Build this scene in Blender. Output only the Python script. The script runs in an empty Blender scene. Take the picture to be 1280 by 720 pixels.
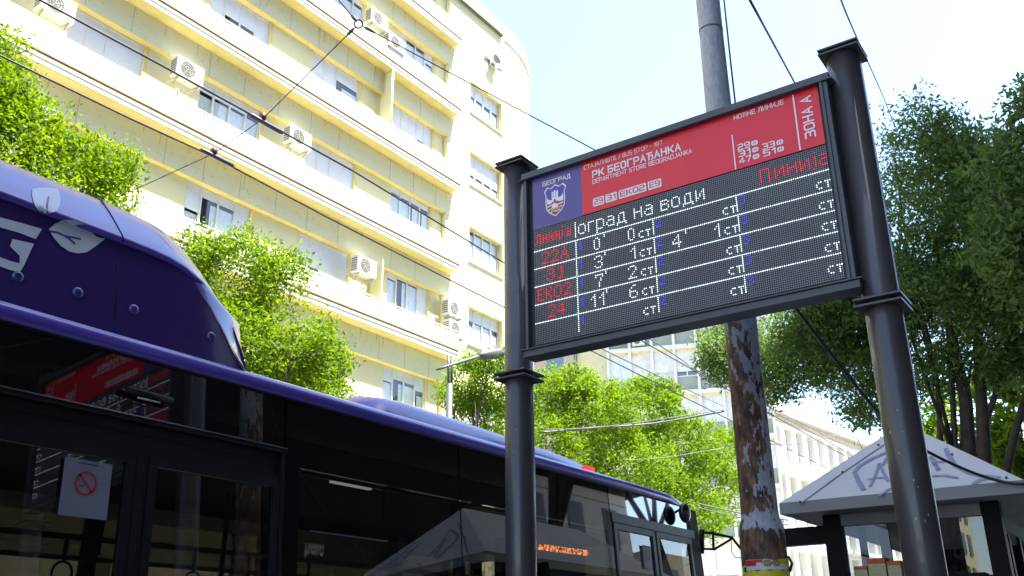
import bpy, bmesh, math, random
import numpy as np
from mathutils import Vector, Matrix
random.seed(7); rng = np.random.default_rng(7)
SC = bpy.context.scene; COL = SC.collection
R = math.radians
# ------------------------------------------------------------------ camera, world, sun, exposure
EYE = Vector((0, 0, 1.6)); FPX = 1178.934
YAW, PIT, ROL = R(55.2906), R(21.3866), R(-0.4609)
_fwd = Vector((math.sin(YAW)*math.cos(PIT), math.cos(YAW)*math.cos(PIT), math.sin(PIT)))
_rt = Vector((math.cos(YAW), -math.sin(YAW), 0)); _up = _rt.cross(_fwd)
_c, _s = math.cos(ROL), math.sin(ROL)
_r2 = _c*_rt + _s*_up; _u2 = -_s*_rt + _c*_up
cd = bpy.data.cameras.new('camera'); cam = bpy.data.objects.new('camera', cd); COL.objects.link(cam)
cd.sensor_width = 36; cd.lens = 36*FPX/1280; cd.clip_start = 0.05; cd.clip_end = 3000
cam.matrix_world = Matrix(((_r2.x, _u2.x, -_fwd.x, 0), (_r2.y, _u2.y, -_fwd.y, 0), (_r2.z, _u2.z, -_fwd.z, EYE.z), (0, 0, 0, 1)))
SC.camera = cam
SUN = Vector((0.55, -1.0, 3.0)).normalized()
w = bpy.data.worlds.new('World'); SC.world = w; w.use_nodes = True
nt = w.node_tree; nt.nodes.clear()
sky = nt.nodes.new('ShaderNodeTexSky'); sky.sky_type = 'NISHITA'; sky.sun_disc = False
sky.sun_elevation = math.asin(SUN.z); sky.sun_rotation = math.atan2(SUN.x, SUN.y)
sky.air_density = 1.0; sky.dust_density = .8; sky.ozone_density = 1.0
bg = nt.nodes.new('ShaderNodeBackground'); bg.inputs[1].default_value = 0.125
out = nt.nodes.new('ShaderNodeOutputWorld')
nt.links.new(sky.outputs[0], bg.inputs[0]); nt.links.new(bg.outputs[0], out.inputs[0])
sd = bpy.data.lights.new('sun', 'SUN'); sd.energy = 5.0; sd.angle = R(0.5); sd.color = (1, .95, .87)
so = bpy.data.objects.new('sun', sd); COL.objects.link(so); so.rotation_euler = SUN.to_track_quat('Z', 'Y').to_euler()
vs = SC.view_settings; vs.view_transform = 'Standard'; vs.look = 'None'; vs.exposure = 2.25; vs.gamma = 1
cy = SC.cycles; cy.use_denoising = True; cy.max_bounces = 8; cy.transparent_max_bounces = 16; cy.caustics_reflective = False; cy.caustics_refractive = False

def ray(px, py): return _r2*((px-640)/FPX) - _u2*((py-360)/FPX) + _fwd
def at(px, py, ax, v):                       # photo point onto the plane coordinate[ax] = v
    d = ray(px, py); return EYE + d*((v-EYE[ax])/d[ax])
def on(px, py, p, n):
    d = ray(px, py); n = Vector(n); return EYE + d*((Vector(p)-EYE).dot(n)/d.dot(n))

# ------------------------------------------------------------------ materials
MATS = {}
def mat(name, col, rough=.6, metal=0., var=.12, vscale=3., spec=.5, bump=0., bscale=40., coat=0., emit=None, es=0., col2=None, thr=None, detail=4):
    if name in MATS: return MATS[name]
    m = bpy.data.materials.new(name); m.use_nodes = True; t = m.node_tree; b = t.nodes['Principled BSDF']
    b.inputs['Roughness'].default_value = rough; b.inputs['Metallic'].default_value = metal
    b.inputs['Specular IOR Level'].default_value = spec; b.inputs['Coat Weight'].default_value = coat
    b.inputs['Coat Roughness'].default_value = .05
    tc = t.nodes.new('ShaderNodeTexCoord'); n = t.nodes.new('ShaderNodeTexNoise'); n.inputs['Scale'].default_value = vscale; n.inputs['Detail'].default_value = detail
    t.links.new(tc.outputs['Object'], n.inputs['Vector'])
    cr = t.nodes.new('ShaderNodeValToRGB'); e = cr.color_ramp.elements
    c2 = col2 or tuple(c*(1-var*2) for c in col)
    lo, hi = thr or (.3, .7)
    e[0].position = lo; e[1].position = hi; e[0].color = (*c2, 1); e[1].color = (*col, 1)
    t.links.new(n.outputs['Fac'], cr.inputs[0]); t.links.new(cr.outputs[0], b.inputs['Base Color'])
    if bump:
        n2 = t.nodes.new('ShaderNodeTexNoise'); n2.inputs['Scale'].default_value = bscale; n2.inputs['Detail'].default_value = 5
        t.links.new(tc.outputs['Object'], n2.inputs['Vector'])
        bp = t.nodes.new('ShaderNodeBump'); bp.inputs['Strength'].default_value = bump; bp.inputs['Distance'].default_value = .02
        t.links.new(n2.outputs['Fac'], bp.inputs['Height']); t.links.new(bp.outputs[0], b.inputs['Normal'])
    if emit:
        b.inputs['Emission Color'].default_value = (*emit, 1); b.inputs['Emission Strength'].default_value = es
    MATS[name] = m; return m
def glassmat(name, tint, gl=1.0, rough=.0, ior=1.5, base=.02):
    if name in MATS: return MATS[name]
    m = bpy.data.materials.new(name); m.use_nodes = True; t = m.node_tree; t.nodes.clear()
    o = t.nodes.new('ShaderNodeOutputMaterial'); mx = t.nodes.new('ShaderNodeMixShader')
    tr = t.nodes.new('ShaderNodeBsdfTransparent'); tr.inputs[0].default_value = (*tint, 1)
    g = t.nodes.new('ShaderNodeBsdfGlossy'); g.inputs['Roughness'].default_value = rough; g.inputs[0].default_value = (gl, gl, gl, 1)
    lw = t.nodes.new('ShaderNodeFresnel'); lw.inputs[0].default_value = ior
    ge = t.nodes.new('ShaderNodeNewGeometry'); ml = t.nodes.new('ShaderNodeMath'); ml.operation = 'MULTIPLY'; iv = t.nodes.new('ShaderNodeMath'); iv.operation = 'SUBTRACT'; iv.inputs[0].default_value = 1
    t.links.new(ge.outputs['Backfacing'], iv.inputs[1]); t.links.new(lw.outputs[0], ml.inputs[0]); t.links.new(iv.outputs[0], ml.inputs[1])
    t.links.new(ml.outputs[0], mx.inputs[0]); t.links.new(tr.outputs[0], mx.inputs[1]); t.links.new(g.outputs[0], mx.inputs[2]); t.links.new(mx.outputs[0], o.inputs[0])
    MATS[name] = m; return m
def leafmat(name, c1, c2, trans=.45):
    m = bpy.data.materials.new(name); m.use_nodes = True; t = m.node_tree; t.nodes.clear()
    o = t.nodes.new('ShaderNodeOutputMaterial'); mx = t.nodes.new('ShaderNodeMixShader'); mx.inputs[0].default_value = trans
    d = t.nodes.new('ShaderNodeBsdfPrincipled'); d.inputs['Roughness'].default_value = .6; d.inputs['Specular IOR Level'].default_value = .25
    tl = t.nodes.new('ShaderNodeBsdfTranslucent')
    a = t.nodes.new('ShaderNodeAttribute'); a.attribute_name = 'tone'
    cr = t.nodes.new('ShaderNodeValToRGB'); e = cr.color_ramp.elements
    e[0].color = (*c1, 1); e[1].color = (*c2, 1)
    t.links.new(a.outputs['Fac'], cr.inputs[0]); t.links.new(cr.outputs[0], d.inputs['Base Color'])
    hs = t.nodes.new('ShaderNodeHueSaturation'); hs.inputs['Value'].default_value = 1.5; hs.inputs['Saturation'].default_value = 1.15; hs.inputs['Hue'].default_value = .485
    t.links.new(cr.outputs[0], hs.inputs['Color']); t.links.new(hs.outputs[0], tl.inputs[0])
    t.links.new(d.outputs[0], mx.inputs[1]); t.links.new(tl.outputs[0], mx.inputs[2]); t.links.new(mx.outputs[0], o.inputs[0])
    return m

# ------------------------------------------------------------------ mesh builder
class MB:
    def __init__(s): s.v = []; s.f = []; s.smooth = []
    def quad(s, *p, sm=False): return s.poly(p, sm)
    def poly(s, pts, sm=False):
        i = len(s.v); s.v += [tuple(p) for p in pts]; s.f.append(tuple(range(i, i+len(pts)))); s.smooth.append(sm); return s
    def box(s, x0, x1, y0, y1, z0, z1):
        i = len(s.v); s.v += [(x0,y0,z0),(x1,y0,z0),(x1,y1,z0),(x0,y1,z0),(x0,y0,z1),(x1,y0,z1),(x1,y1,z1),(x0,y1,z1)]
        for f in ((0,3,2,1),(4,5,6,7),(0,1,5,4),(1,2,6,5),(2,3,7,6),(3,0,4,7)): s.f.append(tuple(i+k for k in f)); s.smooth.append(False)
        return s
    def obox(s, o, ax, ay, az, a0, a1, b0, b1, c0, c1):   # box in its own axes
        P = [o+ax*a+ay*b+az*c for c in (c0, c1) for b in (b0, b1) for a in (a0, a1)]
        i = len(s.v); s.v += [tuple(p) for p in P]
        for f in ((0,2,3,1),(4,5,7,6),(0,1,5,4),(1,3,7,5),(3,2,6,7),(2,0,4,6)): s.f.append(tuple(i+k for k in f)); s.smooth.append(False)
        return s
    def tube(s, pts, r, n=8, cap=True):
        pts = [Vector(p) for p in pts]; rs = r if isinstance(r, (list, tuple)) else [r]*len(pts)
        base = len(s.v); d0 = (pts[1]-pts[0]).normalized()
        u = d0.orthogonal().normalized()
        for k, p in enumerate(pts):
            d = (pts[min(k+1, len(pts)-1)]-pts[max(k-1, 0)]).normalized()
            u = (u-d*u.dot(d)).normalized(); v = d.cross(u)
            for j in range(n):
                a = 2*math.pi*j/n; s.v.append(tuple(p+(u*math.cos(a)+v*math.sin(a))*rs[k]))
        for k in range(len(pts)-1):
            for j in range(n):
                a = base+k*n+j; b = base+k*n+(j+1) % n
                s.f.append((a, b, b+n, a+n)); s.smooth.append(True)
        if cap:
            s.f.append(tuple(base+n-1-j for j in range(n))); s.smooth.append(False)
            q = base+(len(pts)-1)*n; s.f.append(tuple(q+j for j in range(n))); s.smooth.append(False)
        return s
    def grid(s, rows, sm=True, closed=False):
        i = len(s.v); m = len(rows[0])
        for r_ in rows: s.v += [tuple(p) for p in r_]
        for a in range(len(rows)-1):
            for b in range(m-1):
                s.f.append((i+a*m+b, i+a*m+b+1, i+(a+1)*m+b+1, i+(a+1)*m+b)); s.smooth.append(sm)
        return s
    def prism(s, poly, d):                     # poly: 3D points in a plane, d: extrusion
        d = Vector(d); n = len(poly); i = len(s.v); P = [Vector(p) for p in poly]
        s.v += [tuple(p) for p in P]+[tuple(p+d) for p in P]
        s.f.append(tuple(range(i, i+n))); s.f.append(tuple(i+n+n-1-k for k in range(n))); s.smooth += [False]*2
        for k in range(n):
            s.f.append((i+k, i+n+k, i+n+(k+1) % n, i+(k+1) % n)); s.smooth.append(False)
        return s
    def ball(s, c, rx, ry=None, rz=None, n=10):
        ry = ry or rx; rz = rz or rx; rows = []
        for a in range(n+1):
            t = math.pi*a/n; rows.append([(c[0]+rx*math.sin(t)*math.cos(2*math.pi*b/(n*2)), c[1]+ry*math.sin(t)*math.sin(2*math.pi*b/(n*2)), c[2]+rz*math.cos(t)) for b in range(n*2+1)])
        return s.grid(rows)
    def mesh(s, name, off=(0, 0, 0)):
        me = bpy.data.meshes.new(name); o = Vector(off)
        me.from_pydata([tuple(Vector(v)-o) for v in s.v], [], s.f)
        me.polygons.foreach_set('use_smooth', s.smooth)
        me.update(); return me
def root_of(o):
    while o.parent: o = o.parent
    return o
def obj(name, mb, m, parent=None, bevel=0, recalc=False):
    off = root_of(parent).location if parent else Vector((0, 0, 0))
    me = mb.mesh(name, off) if isinstance(mb, MB) else mb
    if recalc:
        b = bmesh.new(); b.from_mesh(me); bmesh.ops.remove_doubles(b, verts=b.verts, dist=1e-5); bmesh.ops.recalc_face_normals(b, faces=b.faces); b.to_mesh(me); b.free()
    if m: me.materials.append(m)
    o = bpy.data.objects.new(name, me); COL.objects.link(o)
    if parent: o.parent = parent
    if bevel:
        md = o.modifiers.new('bevel', 'BEVEL'); md.width = bevel; md.segments = 2; md.limit_method = 'ANGLE'; md.angle_limit = R(40)
    return o
def thing(name, label, cat, loc=(0, 0, 0), group=None):
    o = bpy.data.objects.new(name, None); COL.objects.link(o); o.location = loc; o.empty_display_size = .2
    return tag(o, label, cat, group)
def tag(o, label, cat, group=None):
    o['label'] = label; o['category'] = cat
    if group: o['group'] = group
    return o
def struct(name, mb, m, kind='structure', parent=None):
    o = obj(name, mb, m, parent); o['kind'] = kind; return o
def text_mesh(s, size, origin, ux, uy, width=None, bold=.012, lift=0., un=None, align='L'):
    c = bpy.data.curves.new('t', 'FONT'); c.body = s; c.size = 1; c.offset = bold; c.resolution_u = 3
    o = bpy.data.objects.new('t', c); COL.objects.link(o); bpy.context.view_layer.update()
    me = bpy.data.meshes.new_from_object(o.evaluated_get(bpy.context.evaluated_depsgraph_get()))
    bpy.data.objects.remove(o); bpy.data.curves.remove(c)
    co = np.empty(len(me.vertices)*3); me.vertices.foreach_get('co', co); co = co.reshape(-1, 3)
    x0, x1 = co[:, 0].min(), co[:, 0].max(); k = size/.72
    kx = (width/(x1-x0)) if width else k
    P = np.array(origin)[None]+np.outer((co[:, 0]-x0)*kx, np.array(ux))+np.outer(co[:, 1]*k, np.array(uy))
    mb = MB(); mb.v = [tuple(p) for p in P]; mb.f = [tuple(p.vertices) for p in me.polygons]; mb.smooth = [False]*len(mb.f)
    bpy.data.meshes.remove(me); return mb
def join(*mbs):
    o = MB()
    for m in mbs:
        i = len(o.v); o.v += m.v; o.f += [tuple(k+i for k in f) for f in m.f]; o.smooth += m.smooth
    return o
def px_r(P, wpx):                             # radius of something wpx wide at P
    q = (Vector(P)-EYE).dot(_fwd); return wpx/2/FPX*q

# ------------------------------------------------------------------ setting
asphalt = mat('asphalt', (.09, .09, .09), .9, var=.2, vscale=8, bump=.4, bscale=150)
paving = mat('paving', (.42, .41, .38), .85, var=.12, vscale=2, bump=.2, bscale=80)
g = MB(); g.quad((-1500, -1500, -.17), (1500, -1500, -.17), (1500, 1500, -.17), (-1500, 1500, -.17)); struct('ground', g, asphalt)
g = MB(); g.quad((-80, 3.5, -.15), (200, 3.5, -.15), (200, 13.2, -.15), (-80, 13.2, -.15)); struct('road', g, asphalt)
g = MB(); g.box(-80, 200, -8.0, 3.3, -.16, 0); struct('pavement', g, paving)
g = MB(); g.box(-80, 200, 3.3, 3.5, -.16, .01); struct('kerb', g, mat('kerb_stone', (.4, .4, .38), .8))
g = MB(); g.box(-80, 200, 13.2, 32, -.165, 0); struct('far_pavement', g, mat('pale_paving', (.45, .44, .40), .85, var=.08, vscale=2))

# ------------------------------------------------------------------ sign
XP = 3.87; XS = 3.78
dark = mat('charcoal_paint', (.058, .048, .048), .45, metal=.0, var=.10, vscale=12, coat=.35, bump=.02, bscale=200)
dark2 = mat('charcoal_paint_scuffed', (.030, .030, .040), .38, var=.06, vscale=60, thr=(.25, .30), col2=(.3, .3, .31), coat=.25)
grey_frame = mat('grey_frame_paint', (.085, .087, .098), .5, var=.1, vscale=9)
pL = at(648.7, 450, 0, XP); pR = at(1108, 390, 0, XP)
yL, yR = pL.y, .6375*1.29
rP = px_r((XP, yL, 2.9), 36.4)
def post(y, label):
    t = thing('sign_post', label, 'post', (XP, y, 0), 'posts of the departure board')
    zt = 1.6+1.985*1.29
    obj('pole', MB().tube([(XP, y, 0), (XP, y, zt)], rP, 48), dark, t)
    for n_, zz, hw in (('cap_plate', zt+.012, rP*1.2), ('cap_plate', zt-.010, rP*1.2)):
        obj(n_, MB().box(XP-hw, XP+hw, y-hw, y+hw, zz-.005, zz+.005), dark, t, .002)
    zc = 1.6+1.038*1.29
    for dz in (.014, -.014):
        obj('collar_plate', MB().box(XP-rP*1.27, XP+rP*1.27, y-rP*1.27, y+rP*1.27, zc+dz-.005, zc+dz+.005), dark, t, .002)
    for z in (.02,): obj('base_plate', MB().box(XP-.15, XP+.15, y-.15, y+.15, 0, .02), dark, t, .003)
    sc = MB()
    for i in range(9):                        # small chips of light paint / droppings on the pole
        a = R(random.uniform(150, 235)); zz = random.uniform(1.8, 2.7); hh = random.uniform(.002, .006); ww = random.uniform(.03, .05)*.6
        rr = rP+.0012; sc.quad(*[(XP+rr*math.cos(a+da*ww), y+rr*math.sin(a+da*ww), zz+dz*hh) for da, dz in ((-1, -.6), (1, -1), (.7, 1), (-.8, .5))])
    obj('paint_chip', sc, mat('paint_chip_white', (.55, .55, .6), .7), t)['kind'] = 'stuff'
post(yL, 'left dark round steel post holding the departure board')
post(yR, 'right dark round steel post holding the departure board, nearer the kiosk')

sg = thing('departure_board', 'wide bus stop departure board with red header and LED timetable between two dark posts', 'sign', (XS, (yL+yR)/2, 3.0))
kS = (XS)/XP
CY = lambda c: (2.541-.0099*c)*kS; CZ = lambda r: 1.6+(3.746-.01017*r-1.6)*kS
UX = Vector((0, -1, 0)); UZ = Vector((0, 0, 1))
def rect(c0, c1, r0, r1, x): return [(x, CY(c0), CZ(r1)), (x, CY(c1), CZ(r1)), (x, CY(c1), CZ(r0)), (x, CY(c0), CZ(r0))]
tl = at(651.4, 217.2, 0, XS-.02); tr = at(1034.7, 90, 0, XS-.02); bl = at(655.5, 446.5, 0, XS-.02); br = at(1079.6, 358.2, 0, XS-.02)
ztop = (tl.z+tr.z)/2; zbot = (bl.z+br.z)/2; yA = tl.y; yB = tr.y
hb = MB(); hb.box(XS-.02, XS+.085, yB, yA, ztop-.034, ztop); obj('top_beam', hb, grey_frame, sg, .003)
hb = MB(); hb.box(XS-.027, XS+.085, yB-.012, yA+.012, ztop-.040, ztop-.0345); obj('top_lip', hb, grey_frame, sg)
hb = MB(); hb.box(XS-.02, XS+.085, yB, yA, zbot, zbot+.035); obj('bottom_beam', hb, grey_frame, sg, .003)
hb = MB(); hb.box(XS-.030, XS+.085, yB-.012, yA+.012, zbot+.0355, zbot+.041); obj('bottom_lip', hb, grey_frame, sg)
for a, b, nm in ((CY(0)+.028, yA-.012, 'side_frame'), (yB+.012, CY(160)-.028, 'side_frame')):
    lo, hi = min(a, b), max(a, b)
    obj(nm, MB().box(XS-.015, XS+.08, lo, hi, zbot+.042, ztop-.041), grey_frame, sg, .003)
obj('edge_trim', MB().box(XS-.022, XS+.05, CY(160)-.028, CY(160)-.016, zbot+.042, ztop-.041), grey_frame, sg)
obj('cabinet', MB().box(XS+.012, XS+.08, CY(160)-.015, CY(0)+.027, zbot+.042, ztop-.041), mat('cabinet_black', (.012, .012, .015), .5), sg)
XF = XS+.009
obj('led_panel', MB().box(XF, XF+.002, CY(160), CY(0), CZ(64), CZ(0)), mat('led_face', (.035, .031, .046), .55), sg)
def sheet(c0, c1, r0, r1, x, m, name):
    return obj(name, MB().poly(rect(c0, c1, r0, r1, x)), m, sg)
red = mat('sign_red', (.90, .018, .035), .35, var=.03); vio = mat('sign_violet', (.12, .08, .32), .35, var=.03)
wht = mat('sign_white', (.88, .88, .90), .4, var=.02)
obj('header_panel', MB().box(XF-.004, XF+.0025, CY(160), CY(31.4), CZ(-.4), CZ(-31.8)), red, sg)
obj('city_panel', MB().box(XF-.004, XF+.0025, CY(31.4), CY(0), CZ(0), CZ(-31.8)), vio, sg)
XT = XF-.0062
P3 = [[(0,6),(3.2,6),(4,5.3),(4,3.7),(3.3,3),(1.2,3)], [(3.25,3.0),(4,2.3),(4,.7),(3.2,0),(0,0)]]
SG = {'А': [[(0,0),(2,6),(4,0)],[(.9,1.9),(3.1,1.9)]], 'Б': [[(3.8,6),(0,6),(0,0),(3.3,0),(4,.7),(4,2.6),(3.3,3.3),(.4,3.3)]], 'Г': [[(0,0),(0,6),(3.8,6)]],
'Д': [[(-.1,-1.2),(-.1,0),(4.5,0),(4.5,-1.2)],[(.8,.4),(1.5,6),(3.8,6),(3.8,.4)]], 'Ђ': [[(-.3,6),(3.9,6)],[(1.2,5.6),(1.2,0)],[(1.6,3.6),(3.7,3.6),(4.4,2.9),(4.4,.4),(3.5,-.8)]],
'Ћ': [[(-.3,6),(3.9,6)],[(1.2,5.6),(1.2,0)],[(1.6,3.6),(3.7,3.6),(4.4,2.9),(4.4,0)]], 'Е': [[(4,6),(0,6),(0,0),(4,0)],[(.4,3),(3.6,3)]], 'З': P3, '3': P3,
'И': [[(0,6),(0,0),(4,6),(4,0)]], 'Ј': [[(3,6),(3,.8),(2.2,0),(-.2,0)]], 'К': [[(0,0),(0,6)],[(.4,3),(1.6,3),(4,6)],[(1.8,2.8),(4.1,0)]], 'Л': [[(-.2,0),(.7,.5),(1.3,6),(4,6),(4,0)]],
'Н': [[(0,0),(0,6)],[(4,0),(4,6)],[(.4,3),(3.6,3)]], 'О': [[(.8,0),(0,.8),(0,5.2),(.8,6),(3.2,6),(4,5.2),(4,.8),(3.2,0),(.8,0)]], 'Р': [[(0,0),(0,6),(3.2,6),(4,5.3),(4,3.2),(3.3,2.5),(.4,2.5)]],
'С': [[(4,6),(.8,6),(0,5.2),(0,.8),(.8,0),(4,0)]], 'Т': [[(-.2,6),(4.2,6)],[(2,5.6),(2,0)]], 'Ш': [[(0,6),(0,0),(5,0),(5,6)],[(2.5,.4),(2.5,6)]],
'B': [[(0,0),(0,6),(3.1,6),(3.8,5.3),(3.8,3.7),(3.1,3),(.4,3)],[(3.2,2.9),(4,2.2),(4,.7),(3.2,0),(.4,0)]], 'U': [[(0,6),(0,.8),(.8,0),(3.2,0),(4,.8),(4,6)]],
'S': [[(4,6),(.7,6),(0,5.3),(0,3.7),(.7,3),(3.3,3),(4,2.3),(4,.7),(3.3,0),(0,0)]], 'D': [[(0,0),(0,6),(3,6),(4,5),(4,1),(3,0),(0,0)]], 'R': [[(0,0),(0,6),(3.2,6),(4,5.3),(4,3.2),(3.3,2.5),(.4,2.5)],[(2,2.1),(4.1,0)]],
'M': [[(0,0),(0,6),(2.3,2.4),(4.6,6),(4.6,0)]], 'N': [[(0,0),(0,6),(4,0),(4,6)]], 'G': [[(4,6),(.8,6),(0,5.2),(0,.8),(.8,0),(4,0),(4,2.8),(2.3,2.8)]],
'1': [[(.4,4.6),(2,6),(2,0)]], '2': [[(0,6),(3.3,6),(4,5.3),(4,3.7),(3.3,3),(.7,3),(0,2.3),(0,0),(4.1,0)]], '4': [[(3.1,0),(3.1,6),(-.1,2),(-.1,1.5),(2.6,1.5)],[(3.6,1.5),(4.4,1.5)]],
'5': [[(3.9,6),(0,6),(0,3.3),(3.3,3.3),(4,2.6),(4,.7),(3.3,0),(0,0)]], '7': [[(-.1,6),(4,6),(1.6,0)]], '9': [[(3.6,2.7),(.7,2.7),(0,3.4),(0,5.3),(.7,6),(3.3,6),(4,5.3),(4,.7),(3.3,0),(.2,0)]],
'-': [[(0,3),(2.2,3)]], '/': [[(0,-.6),(2.4,6.6)]]}
for a_, b_ in zip('AEKOPCTJ', 'АЕКОРСТЈ'): SG[a_] = SG[b_]
def stroke_text(s_, size, o, ux, uy, width, wt=1.15, nrm=Vector((-1, 0, 0))):
    x = 0; S = []
    for ch in s_:
        if ch == ' ': x += 2.6; continue
        g_ = SG[ch]; w_ = max(p[0] for l in g_ for p in l)
        for l in g_: S.append([(p[0]+x, p[1]) for p in l])
        x += w_+wt+.75
    tot = x-wt-.75; kx = width/(tot+wt); ky = size/(6+wt); mb = MB()
    for si, l in enumerate(S):
        n = len(l); cl = l[0] == l[-1]; L_, R_ = [], []
        for i_ in range(n):
            a = Vector(l[i_-1] if i_ else (l[-2] if cl else l[0])); b = Vector(l[i_]); c = Vector(l[i_+1] if i_ < n-1 else (l[1] if cl else l[-1]))
            d1 = (b-a).normalized() if (b-a).length > 0 else (c-b).normalized(); d2 = (c-b).normalized() if (c-b).length > 0 else d1
            n1 = Vector((-d1.y, d1.x)); n2 = Vector((-d2.y, d2.x)); m_ = (n1+n2); m_ = m_.normalized() if m_.length > 1e-6 else n1
            k_ = wt/2/max(.45, m_.dot(n1)); e_ = Vector((0, 0))
            if not cl and i_ == 0: e_ = -d2*wt*.5
            if not cl and i_ == n-1: e_ = d1*wt*.5
            for Q, sg_ in ((L_, 1), (R_, -1)):
                q = b+m_*k_*sg_+(e_ if len(l) > 2 or True else e_)*.98
                Q.append(Vector(o)+ux*((q.x+wt/2)*kx)+uy*((q.y+wt/2)*ky)+nrm*(.00012*(si % 4)))
        mb.grid([L_, R_], False)
    return mb
def txt(s, c0, c1, base, cap, m=wht, x=XT, bold=1.15, name='lettering'):
    return obj(name, stroke_text(s, cap*.01017*kS*1.08, Vector((x, CY(c0), CZ(base))), UX, UZ, (c1-c0)*.0099*kS, bold), m, sg)
txt('СТАЈАЛИШТЕ / BUS STOP - 197', 33.3, 80, -26.0, 2.3, bold=.85)
txt('РК БЕОГРАЂАНКА', 38.2, 89.8, -19.6, 4.0, bold=1.25)
txt('DEPARTMENT STORE BEOGRADJANKA', 38.2, 95.5, -16.2, 2.4, bold=.95)
def pill(c0, c1, r0, r1, m, x, rad=.6):
    pts = []
    for cx, cz, a0 in ((c1-rad, r0+rad, 0), (c0+rad, r0+rad, 90), (c0+rad, r1-rad, 180), (c1-rad, r1-rad, 270)):
        for k in range(5):
            a = R(a0+k*22.5); pts.append((x, CY(cx+rad*math.cos(a)), CZ(cz-rad*math.sin(a))))
    return obj('number_box', MB().poly(pts), m, sg)
for s, a, b in (('29', 38.0, 44.7), ('31', 45.6, 52.4), ('EKO2', 53.4, 69.3), ('E9', 70.3, 77.8)):
    pill(a, b, -7.9, -3.2, wht, XT)
    txt(s, a+.8, b-.8, -4.1, 2.9, red, XT-.0015, 1.05)
obj('divider_line', MB().poly(rect(116.6, 117.2, -19, -.6, XT)), wht, sg)
obj('divider_line', MB().poly(rect(148.1, 148.8, -29.6, -.6, XT)), wht, sg)
txt('НОЋНЕ ЛИНИЈЕ', 118.6, 143.8, -26.4, 2.4, bold=1.1)
for s, c, b in (('29', 119, -9.8), ('31', 119, -6.2), ('47', 119, -2.6), ('33', 131, -6.2), ('51', 131, -2.6)):
    txt(s, c, c+6.2, b, 3.0, bold=1.15)
    pill(c+6.9, c+10.1, b-2.7, b-.2, wht, XT, .9)
    txt('Н', c+7.8, c+9.2, b-.8, 1.3, red, XT-.0015, 1.1)
zm = stroke_text('ЗОНА А', 5.2*.0099*kS, Vector((XT, CY(156.6), CZ(-5.2))), UZ, -UX, 21.5*.01017*kS, 1.05); obj('lettering', zm, wht, sg)
txt('БЕОГРАД', 6.6, 24.8, -24.0, 2.5, bold=1.15)
# city arms
def cp(pts, x): return [(x, CY(c), CZ(r)) for c, r in pts]
shield = [(7.6, -20.4), (9.6, -22.6), (12, -21.6), (14.7, -23.2), (17.4, -21.6), (19.9, -22.6), (21.9, -20.4), (20.9, -18), (21.1, -13), (20.6, -9.5), (18.5, -6.8), (14.7, -4.4), (11, -6.8), (8.9, -9.5), (8.4, -13), (8.6, -18)]
cr_ = thing
arms = obj('coat_of_arms', MB().poly(cp(shield, XT)), wht, sg)
inner = [(14.75+(c-14.75)*.90, -13.7+(r+13.7)*.92) for c, r in shield]
obj('blue_field', MB().poly(cp(inner, XT-.001)), mat('arms_blue', (.12, .06, .45), .4), arms)
redp = [(9.4, -13), (20.1, -13), (19.7, -9.6), (17.9, -7.3), (14.75, -5.2), (11.5, -7.3), (9.8, -9.6)]
obj('red_base', MB().poly(cp(redp, XT-.0015)), mat('arms_red', (.6, .02, .03), .4), arms)
ww = MB()
for r0, a, b in ((-11.2, 9.6, 19.9), (-9.3, 10.2, 19.3), (-7.6, 11.6, 17.9)):
    ww.poly(cp([(a, r0), (a+(b-a)*.3, r0-.5), (a+(b-a)*.6, r0+.1), (b, r0-.4), (b, r0+.3), (a+(b-a)*.6, r0+.8), (a+(b-a)*.3, r0+.1), (a, r0+.7)], XT-.002))
obj('white_wave', ww, wht, arms)
tw = MB()
tw.poly(cp([(12.6, -13), (12.6, -19.2), (13.2, -19.2), (13.2, -18.6), (14, -18.6), (14, -19.4), (15.3, -19.4), (15.3, -18.6), (16.1, -18.6), (16.1, -19.2), (16.7, -19.2), (16.7, -13)], XT-.002))
tw.poly(cp([(9.5, -12.4), (9.5, -15), (9.9, -16.4), (10.3, -15), (12.6, -14.2), (12.6, -12.4)], XT-.002))
tw.poly(cp([(16.7, -12.4), (16.7, -14.6), (19, -15.2), (19.5, -17), (20, -15.2), (20, -12.4)], XT-.002))
obj('white_fortress', tw, wht, arms)
tw = MB()
for c, r in ((13.7, -17.3), (15.2, -17.3), (13.7, -15.8), (15.2, -15.8)): tw.poly(cp([(c-.25, r), (c+.25, r), (c+.25, r-.8), (c-.25, r-.8)], XT-.003))
tw.poly(cp([(14, -13), (14, -14), (14.6, -14.6), (15.2, -14), (15.2, -13)], XT-.003))
obj('fortress_opening', tw, mat('arms_dark', (.05, .05, .12), .5), arms)
obj('gold_ship', MB().poly(cp([(11.2, -9.8), (12.3, -9), (16.8, -9), (18.6, -10.6), (17, -8), (15, -7.6), (12.6, -7.9)], XT-.0035)), mat('arms_gold', (.6, .45, .05), .4), arms)
obj('ship_sail', MB().poly(cp([(12.6, -9.2), (12.8, -11.6), (14.4, -12.2), (16.4, -11), (16.8, -9.3)], XT-.0035)), wht, arms)
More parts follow.
